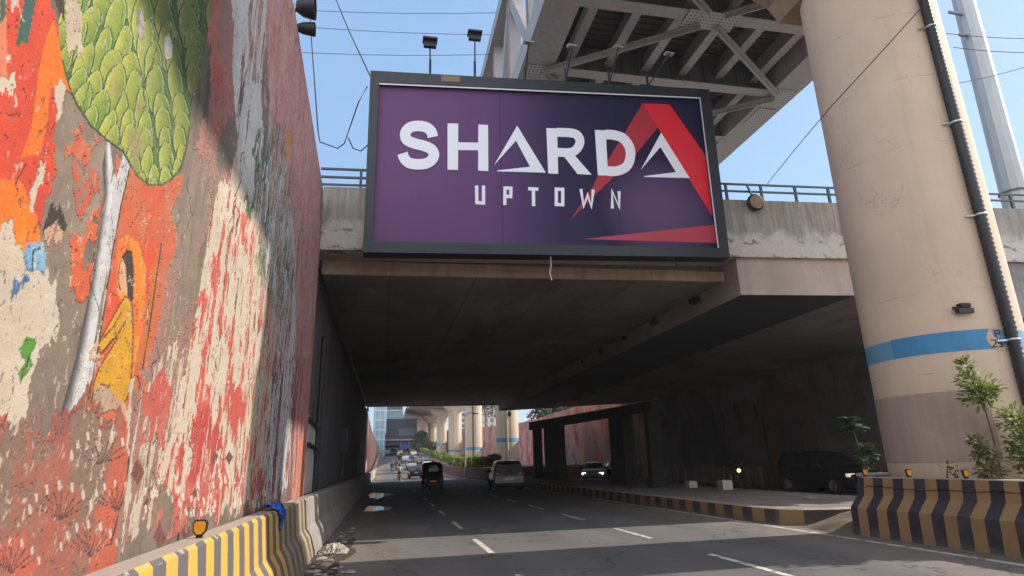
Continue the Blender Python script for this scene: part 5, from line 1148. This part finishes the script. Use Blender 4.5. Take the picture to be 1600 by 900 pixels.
def make_car(kind, paint, loc, rz, label, lights=False, group=None):
    K = CARS[kind]; S = K['S']; r = empty('parked_car' if 0 else 'car', (0, 0, 0), label, 'car', group)
    P = []
    ys = sorted(set([s[0] for s in S]+[a+K['wr']*k for a in K['ax'] for k in (-1.15, 0, 1.15)]))
    for y in ys:
        _, zb, zl, zt, wb, wt = lerp_st(S, y); zm = (zb+zl)/2
        h = [(0, zb), (.8*wb, zb), (.95*wb, zb+.08), (wb, zm), (.99*wb, zl-.03), (.965*wb, zl), (wt+.02, zl+(zt-zl)*.88), (wt-.07, zl+(zt-zl)*.985), (0, zt+.012)]
        P.append([(-x, y, z) for x, z in h[::-1]]+[(x, y, z) for x, z in h[1:]])
    g = MB(); g.grid(P); g.add(P[0], [tuple(range(len(P[0])))]); g.add(P[-1], [tuple(range(len(P[-1])))]); body = g.build('body', paint, r)
    def glass(yt, zt, yb, zb, name):
        _, _, zl, zT, wb, wt = lerp_st(S, yt); _, _, _, _, wb2, wt2 = lerp_st(S, yb); g = MB(); rows = []
        wt_, wb_ = lerp_st(S, yt)[5]-.04, lerp_st(S, yb)[4]*.86; n = Vector((0, zt-zb, -(yt-yb))).normalized(); n = n if n.z > 0 else -n
        for i in range(4):
            t = i/3; w = wt_+(wb_-wt_)*t; y = yt+(yb-yt)*t; z = zt+(zb-zt)*t; rows.append([(w*u_, y+n.y*.03-.05*(1-u_*u_)*(-1 if yb > yt else 1)*-1*0+n.y*.03*(1-u_*u_), z+n.z*.03+n.z*.03*(1-u_*u_)) for u_ in (-1, -.6, 0, .6, 1)])
        g.grid(rows); return g.build(name, M['glass'], r)
    ws = K['ws']; glass(ws[0], ws[1], ws[2], ws[3], 'windscreen'); rw = K['rw']; glass(rw[0], rw[1], rw[2], rw[3], 'rear_window')
    for y0, y1 in K['sw']:
        for s in (-1, 1):
            g = MB(); rows = []
            for y in np.linspace(y0, y1, 4):
                _, zb, zl, zt, wb, wt = lerp_st(S, y); a, b = (.965*wb, zl), (wt+.02, zl+(zt-zl)*.88); rows.append([(s*(a[0]+(b[0]-a[0])*q_+.012), y, a[1]+(b[1]-a[1])*q_+.004) for q_ in (.1, .9)])
            g.grid(rows); g.build('side_window', M['glass'], r)
    W_ = K['W']; wr = K['wr']
    for ay in K['ax']:
        for s in (-1, 1):
            g = MB(); x = s*(W_-.10); g.lathe([(wr*.62, -.11), (wr*.94, -.11), (wr, -.06), (wr, .06), (wr*.94, .11), (wr*.62, .11)], (x, ay, wr), 20, 'x'); w = g.build('wheel', M['black'], r)
            g = MB(); g.lathe([(0, s*.07), (wr*.2, s*.09), (wr*.55, s*.085), (wr*.63, s*.112)], (x, ay, wr), 20, 'x'); g.build('rim', M['chrome'], w)
            g = MB(); g.lathe([(wr*1.02, s*.035), (wr*1.17, s*.032)], (s*W_*.985, ay, wr+.01), 20, 'x'); g.build('wheel_arch', M['black'], r)
    yr, yf = S[0][0], S[-1][0]; wb = S[1][4]; zl = S[1][2]
    for s in (-1, 1):
        g = MB(); g.box(s*(wb-.2)-.13, s*(wb-.2)+.13, S[1][0]-.02, S[1][0]+.14, zl-.16, zl+.05); g.build('tail_light', M['tail'], r, bevel=.02)
        sf = S[-3]; g = MB(); g.box(s*(sf[4]-.19)-.16, s*(sf[4]-.19)+.15, sf[0]+.03, S[-2][0]+.035, S[-2][2]-.12, S[-2][2]+.02); g.build('headlight', M['lamp_on'] if lights else M['chrome'], r, bevel=.02)
        xm = s*(W_+.08); ym = ws[2]-.28; g = MB(); g.box(xm-.09, xm+.09, ym-.04, ym+.06, ws[3]-.02, ws[3]+.14); g.build('mirror', M['black'] if s else paint, r, bevel=.02)
    g = MB(); g.box(-wb*.86, wb*.86, yr-.03, yr+.1, S[0][1]-.12, S[0][1]+.05); g.build('rear_bumper', M['black'], r, bevel=.02)
    g = MB(); g.box(-S[-1][4], S[-1][4], yf-.1, yf+.03, S[-1][1]-.12, S[-1][1]+.03); g.build('front_bumper', M['black'], r, bevel=.02)
    g = MB(); g.box(-.25, .25, S[0][0]-.035, S[0][0]+.02, .66, .77); g.build('number_plate', M['white_ink'], r)
    g = MB(); sf = S[-1]; g.box(-.42, .42, S[-2][0], S[-1][0]+.012, S[-1][1]+.07, S[-1][2]-.02); g.build('grille', M['black'], r)
    r.location = loc; r.rotation_euler = (0, 0, rz); return r
cp = {'white': paint_mat('white_car_paint', (.62, .62, .60)), 'silver': paint_mat('silver_car_paint', (.42, .43, .44)), 'black': plain('black_car_paint', (.010, .010, .013), .35, 0, .2, 4, spec=.3), 'navy': paint_mat('navy_car_paint', (.03, .035, .06)), 'red': paint_mat('maroon_car_paint', (.14, .02, .03)), 'blue': paint_mat('blue_car_paint', (.05, .09, .22)), 'grey': paint_mat('grey_car_paint', (.10, .105, .115)), 'gold': paint_mat('yellow_car_paint', (.55, .36, .05))}
make_car('suv', paint_mat('dull_silver_car_paint', (.15, .147, .147)), (xat(791, 36.4, 745), 36.6, 0), -.10, 'silver sport utility car seen from behind at the shaded exit of the underpass')
_on = M['lamp_on']; M['lamp_on'] = M['lamp_dim']
make_car('suv', cp['black'], (18.7, 23.9, 0), PI+.04, 'black sport utility car with dim headlights hidden in the dark right carriageway', True)
M['lamp_on'] = _on
make_car('sedan', cp['silver'], (16.2, 47.0, 0), PI-.42, 'silver car with bright headlights coming through the opening of the dark portal frame', True)
make_car('sedan', cp['black'], (18.6, 48.6, 0), PI-.12, 'black car with lit headlights just right of the silver oncoming car', True)
for px, Y, kd, pc, lb in ((649, 80, 'hatch', 'navy', 'dark navy hatchback just ahead of the auto rickshaw on its left'), (642.5, 113, 'sedan', 'white', 'white car just ahead of the dark navy hatchback'), (667, 118, 'sedan', 'white', 'nearer of two white cars partly hidden behind the auto rickshaw'), (674, 143, 'suv', 'white', 'farther white car near the hedge ahead of the auto rickshaw'), (654, 127, 'suv', 'grey', 'dark grey sport utility car in the middle of the far traffic'), (661, 134, 'hatch', 'blue', 'dark blue hatchback right of the dark grey car in the far traffic'), (638, 160, 'sedan', 'blue', 'blue car on the rise in the far traffic'), (645, 172, 'suv', 'white', 'white car on the rise beside the blue car'), (643, 225, 'sedan', 'white', 'white car near the far station, left one'), (648, 232, 'hatch', 'white', 'white car near the far station, right one'), (625, 178, 'suv', 'gold', 'yellow car on the left of the far traffic'), (632, 205, 'suv', 'silver', 'silver car far up the rise below the blue sign'), (614, 205, 'suv', 'white', 'white car close to the salmon wall far up the rise'), (633, 140, 'hatch', 'silver', 'small silver car between the scooters and the white car'), (628, 156, 'suv', 'black', 'black car left of the blue car on the rise'), (655, 190, 'sedan', 'silver', 'silver car on the rise close to the hedge'), (637, 212, 'hatch', 'red', 'maroon car far up the rise near the station'), (621, 228, 'suv', 'grey', 'grey car below the station near the salmon wall'), (651, 152, 'sedan', 'gold', 'yellow cab in the middle of the far traffic')):
    make_car(kd, cp[pc], (xat(px, Y, 725), Y, road_z(Y)), rr.uniform(-.04, .04), lb)

def make_rickshaw(loc, rz, label):
    r = empty('auto_rickshaw', (0, 0, 0), label, 'auto rickshaw'); bk = plain('black_canvas', (.010, .010, .011), .85, 0, .3, 8, .2, spec=.1); gn = plain('black_body_paint', (.008, .009, .009), .6, 0, .2, 6, spec=.15)
    S = [(-1.32,.34,.9,.50),(-1.28,.30,1.0,.60),(-1.1,.28,1.05,.64),(-.3,.27,1.0,.64),(.3,.27,.75,.60),(.9,.30,.85,.45),(1.25,.38,.9,.28)]
    P = [[(-w, y, zb), (-w*1.02, y, (zb+zt)/2), (-w*.95, y, zt), (0, y, zt+.01), (w*.95, y, zt), (w*1.02, y, (zb+zt)/2), (w, y, zb), (0, y, zb)] for y, zb, zt, w in S]
    g = MB(); g.grid([p+[p[0]] for p in P]); g.add(P[0], [tuple(range(8))]); g.add(P[-1], [tuple(range(8))]); g.build('body', gn, r)
    P = []
    for y, w0, w1, zt in ((-1.28,.585,.50,1.60),(-1.2,.60,.53,1.70),(-.6,.61,.55,1.75),(.2,.60,.54,1.74),(.55,.56,.50,1.66)):
        z0 = .98 if y < -.3 else 1.5; P.append([(-w0, y, z0), (-w1-.03, y, zt-.16), (-w1+.06, y, zt-.02), (0, y, zt+.02), (w1-.06, y, zt-.02), (w1+.03, y, zt-.16), (w0, y, z0)])
    g = MB(); g.grid(P); g.add(P[0], [tuple(range(7))]); g.build('canopy', bk, r)
    g = MB(); g.box(-.3, .3, -1.305, -1.28, 1.18, 1.4); g.build('rear_window', M['glass'], r)
    g = MB(); g.box(-.2, .2, -1.31, -1.285, 1.47, 1.52); g.build('label_strip', M['white_ink'], r)
    g = MB(); g.add([(-.52, .56, 1.05), (.52, .56, 1.05), (.46, .52, 1.6), (-.46, .52, 1.6)], [(0, 1, 2, 3)]); g.build('windscreen', M['glass'], r)
    for x, y in ((-.54, -.85), (.54, -.85), (0, 1.05)):
        g = MB(); g.lathe([(.1, -.05), (.19, -.055), (.22, -.02), (.22, .02), (.19, .055), (.1, .05)], (x, y, .22), 16, 'x'); w = g.build('wheel', M['black'], r); g = MB(); g.lathe([(0, .04), (.1, .045)], (x, y, .22), 12, 'x'); g.build('rim', M['chrome'], w)
        g = MB(); g.box(x-.11, x+.11, y-.32, y+.3, .44, .5); g.box(x-.11, x+.11, y-.34, y-.3, .2, .46); g.build('mudguard', M['black'], r)
    g = MB(); g.box(-.62, .62, -1.4, -1.32, .36, .44); g.build('bumper', M['dark'], r)
    for s in (-1, 1): g = MB(); g.box(s*.5-.06, s*.5+.06, -1.345, -1.29, .62, .74); g.build('tail_light', M['tail'], r)
    g = MB(); g.box(-.2, .2, -1.345, -1.31, .55, .66); g.build('number_plate', M['yellow'], r)
    r.location = loc; r.rotation_euler = (0, 0, rz)
make_rickshaw((xat(675, 40.2, 750), 40.7, 0), .02, 'black auto rickshaw seen from behind in the middle of the road at the underpass exit')

def make_scooter():
    r = empty('scooter', (0, 0, 0)); bp = cp['grey']
    for y in (-.62, .62):
        g = MB(); g.lathe([(.14, -.05), (.24, -.05), (.27, 0), (.24, .05), (.14, .05)], (0, y, .27), 16, 'x'); w = g.build('wheel', M['black'], r); g = MB(); g.lathe([(0, .03), (.14, .045)], (0, y, .27), 12, 'x'); g.lathe([(0, -.03), (.14, -.045)], (0, y, .27), 12, 'x'); g.build('rim', M['chrome'], w)
    g = MB(); P = []
    for y, w, zb, zt in ((-.95,.07,.55,.72),(-.8,.15,.45,.76),(-.4,.18,.38,.76),(-.05,.17,.3,.72),(.02,.17,.24,.34),(.35,.17,.24,.34),(.45,.16,.3,.9),(.55,.08,.5,.95)):
        P.append([(-w, y, zb), (-w, y, zt-.05), (0, y, zt), (w, y, zt-.05), (w, y, zb), (0, y, zb-.02), (-w, y, zb)])
    g.grid(P); g.add(P[0][:-1], [tuple(range(6))]); g.build('body', bp, r)
    g = MB(); P = [[(-w, y, .74), (-w, y, .8), (0, y, .83), (w, y, .8), (w, y, .74)] for y, w in ((-.85, .1), (-.5, .15), (-.1, .12))]; g.grid(P); g.build('seat', M['black'], r)
    g = MB(); g.tube([(0, .62, .27), (0, .5, .95)], .035, 8); g.tube([(-.36, .38, 1.04), (-.1, .47, 1.0), (.1, .47, 1.0), (.36, .38, 1.04)], .02, 8); g.build('handlebar', M['dark'], r)
    for s in (-1, 1): g = MB(); g.tube([(s*.22, .44, 1.02), (s*.27, .42, 1.22)], .009, 5); g.lathe([(0, 0), (.055, .01), (.055, .03)], (s*.27, .41, 1.26), 10, 'y'); g.build('mirror', M['dark'], r)
    g = MB(); g.lathe([(0, .06), (.08, .04), (.09, 0)], (0, .56, .9), 12, 'y'); g.build('headlight', M['chrome'], r)
    g = MB(); g.box(-.07, .07, -1.0, -.93, .6, .68); g.build('tail_light', M['tail'], r); g = MB(); g.box(-.1, .1, -1.0, -.98, .46, .56); g.build('number_plate', M['white_ink'], r)
    return r
def make_rider():
    J = {'pel': (0,-.3,.9,.155), 'sp': (0,-.27,1.1,.145), 'ch': (0,-.2,1.3,.16), 'nk': (0,-.13,1.48,.062), 'hd': (0,-.09,1.57,.095), 'tp': (0,-.08,1.68,.085)}
    E_ = [('pel','sp'),('sp','ch'),('ch','nk'),('nk','hd'),('hd','tp')]
    for s, n in ((-1, 'l'), (1, 'r')):
        J.update({n+'sh': (s*.19,-.17,1.39,.068), n+'el': (s*.29,.03,1.17,.048), n+'wr': (s*.33,.27,1.07,.034), n+'ha': (s*.34,.36,1.05,.036), n+'hp': (s*.1,-.24,.86,.10), n+'kn': (s*.19,.2,.76,.068), n+'an': (s*.16,.12,.34,.045), n+'ft': (s*.17,.3,.29,.04)})
        E_ += [('ch', n+'sh'), (n+'sh', n+'el'), (n+'el', n+'wr'), (n+'wr', n+'ha'), ('pel', n+'hp'), (n+'hp', n+'kn'), (n+'kn', n+'an'), (n+'an', n+'ft')]
    me = bpy.data.meshes.new('skel'); ks = list(J); me.from_pydata([J[k][:3] for k in ks], [(ks.index(a), ks.index(b)) for a, b in E_], [])
    bm = bmesh.new(); bm.from_mesh(me); ly = bm.verts.layers.skin.verify(); bm.verts.ensure_lookup_table()
    for i, k in enumerate(ks): bm.verts[i][ly].radius = (J[k][3], J[k][3]*(.8 if k in ('pel', 'sp', 'ch') else 1)); bm.verts[i][ly].use_root = (k == 'pel')
    bm.to_mesh(me); bm.free(); t = bpy.data.objects.new('skel', me); COL.objects.link(t); t.modifiers.new('s', 'SKIN'); sub = t.modifiers.new('u', 'SUBSURF'); sub.levels = 2; sub.render_levels = 2
    dg = bpy.context.evaluated_depsgraph_get(); m2 = bpy.data.meshes.new_from_object(t.evaluated_get(dg)); bpy.data.objects.remove(t); m2.name = 'person'
    return m2
def person_mats(m2, shirt, trous):
    m2.materials.clear()
    for mm in (shirt, trous, M['skin'], M['black']): m2.materials.append(mm)
    for p in m2.polygons:
        p.use_smooth = True; z = p.center.z; y = p.center.y; ax = abs(p.center.x)
        p.material_index = 1 if z < .95 and (y < .25 or ax < .3) else 0
        if z > 1.46 or (y > .27 and z > .98): p.material_index = 2
        if z < .36: p.material_index = 3
scooter0 = make_scooter(); rider0 = make_rider()
def ride(loc, rz, sl_, pl_, shirt, trous, helmet, first, light=False):
    s = scooter0 if first else copy_tree(scooter0); s.location = loc; s.rotation_euler = (0, 0, rz); tag(s, sl_, 'scooter')
    m2 = rider0 if first else rider0.copy(); person_mats(m2, shirt, trous)
    p = bpy.data.objects.new('person', m2); COL.objects.link(p); p.location = loc; p.rotation_euler = (0, 0, rz); tag(p, pl_, 'person')
    h = MB(); h.lathe([(.05, 1.50), (.12, 1.53), (.135, 1.62), (.12, 1.70), (.07, 1.755), (0, 1.77)], (0, -.09, 0), 16); ho = h.build('helmet', helmet); ho.parent = p
    if light:
        for c in s.children:
            if c.name.startswith('headlight'): c.data = c.data.copy(); c.data.materials[0] = M['lamp_warm']
cl = {n: plain(n, c, .9, 0, .15, 12) for n, c in (('white_shirt', (.6, .6, .62)), ('dark_shirt', (.03, .03, .035)), ('red_shirt', (.3, .05, .05)), ('grey_trousers', (.07, .07, .08)), ('blue_trousers', (.04, .06, .12)))}
ride((xat(624, 71, 740), 71, 0), 0, 'grey scooter ridden by the man in white ahead of the rickshaw', 'person in a white shirt riding a scooter away beyond the underpass', cl['white_shirt'], cl['grey_trousers'], M['dark'], True)
ride((xat(612.5, 104, 735), 104, road_z(104)), 0, 'scooter close to the salmon wall, nearer of two there', 'person in dark clothes riding a scooter close to the salmon wall', cl['dark_shirt'], cl['blue_trousers'], M['dark'], False)
ride((xat(618.5, 112, 735), 112, road_z(112)), 0, 'scooter farther along the salmon wall beside another rider', 'person in a red shirt riding a scooter farther along the salmon wall', cl['red_shirt'], cl['grey_trousers'], M['dark'], False)
ride((17.6, 29.2, 0), PI-.25, 'scooter with its headlamp lit inside the dark right carriageway', 'person in dark clothes riding toward the camera in the dark right carriageway', cl['dark_shirt'], cl['grey_trousers'], M['dark'], False, True)
yb = empty('road_barricade', (16.8, 71, 0), 'yellow road barricade standing beyond the underpass right of the silver car', 'barricade')
X = xat(821, 71, 735)
yb.location.x = X
g = MB(); g.box(X-.6, X+.6, 70.95, 71.05, .45, 1.15); g.build('panel', M['yellow'], yb); g = MB(); g.box(X-.55, X-.47, 70.7, 71.3, 0, .44); g.box(X+.47, X+.55, 70.7, 71.3, 0, .44); g.build('leg', M['dark'], yb)

# ------------------------------------------------------------------ thin dusty air
hz_m = bpy.data.materials.new('dusty_air'); hz_m.use_nodes = True; hn = hz_m.node_tree; hn.nodes.remove(hn.nodes['Principled BSDF'])
pv = hn.nodes.new('ShaderNodeVolumePrincipled'); pv.inputs['Color'].default_value = (.86, .9, .95, 1); pv.inputs['Density'].default_value = .00055; pv.inputs['Anisotropy'].default_value = .2
hn.links.new(pv.outputs[0], hn.nodes['Material Output'].inputs['Volume'])
g = MB(); g.box(-1600, 1600, -450, 2600, -1.6, 80); tag(g.build('haze', hz_m), kind='stuff')

for px, Y, h, r, lb, sd in ((606, 335, 13, 7, 'hazy far tree under the left half of the station', 31), (618, 345, 12, 8, 'hazy far tree under the middle of the station', 32), (632, 338, 14, 7, 'hazy far tree under the right half of the station', 33), (646, 350, 15, 8, 'hazy far tree right of the station beyond the piers', 34)):
    tree('leafy_tree', xat(px, Y, 715), Y, 6.5, h, r, lb, 'tree', M['leaf_tree'], sd, 900, .8)
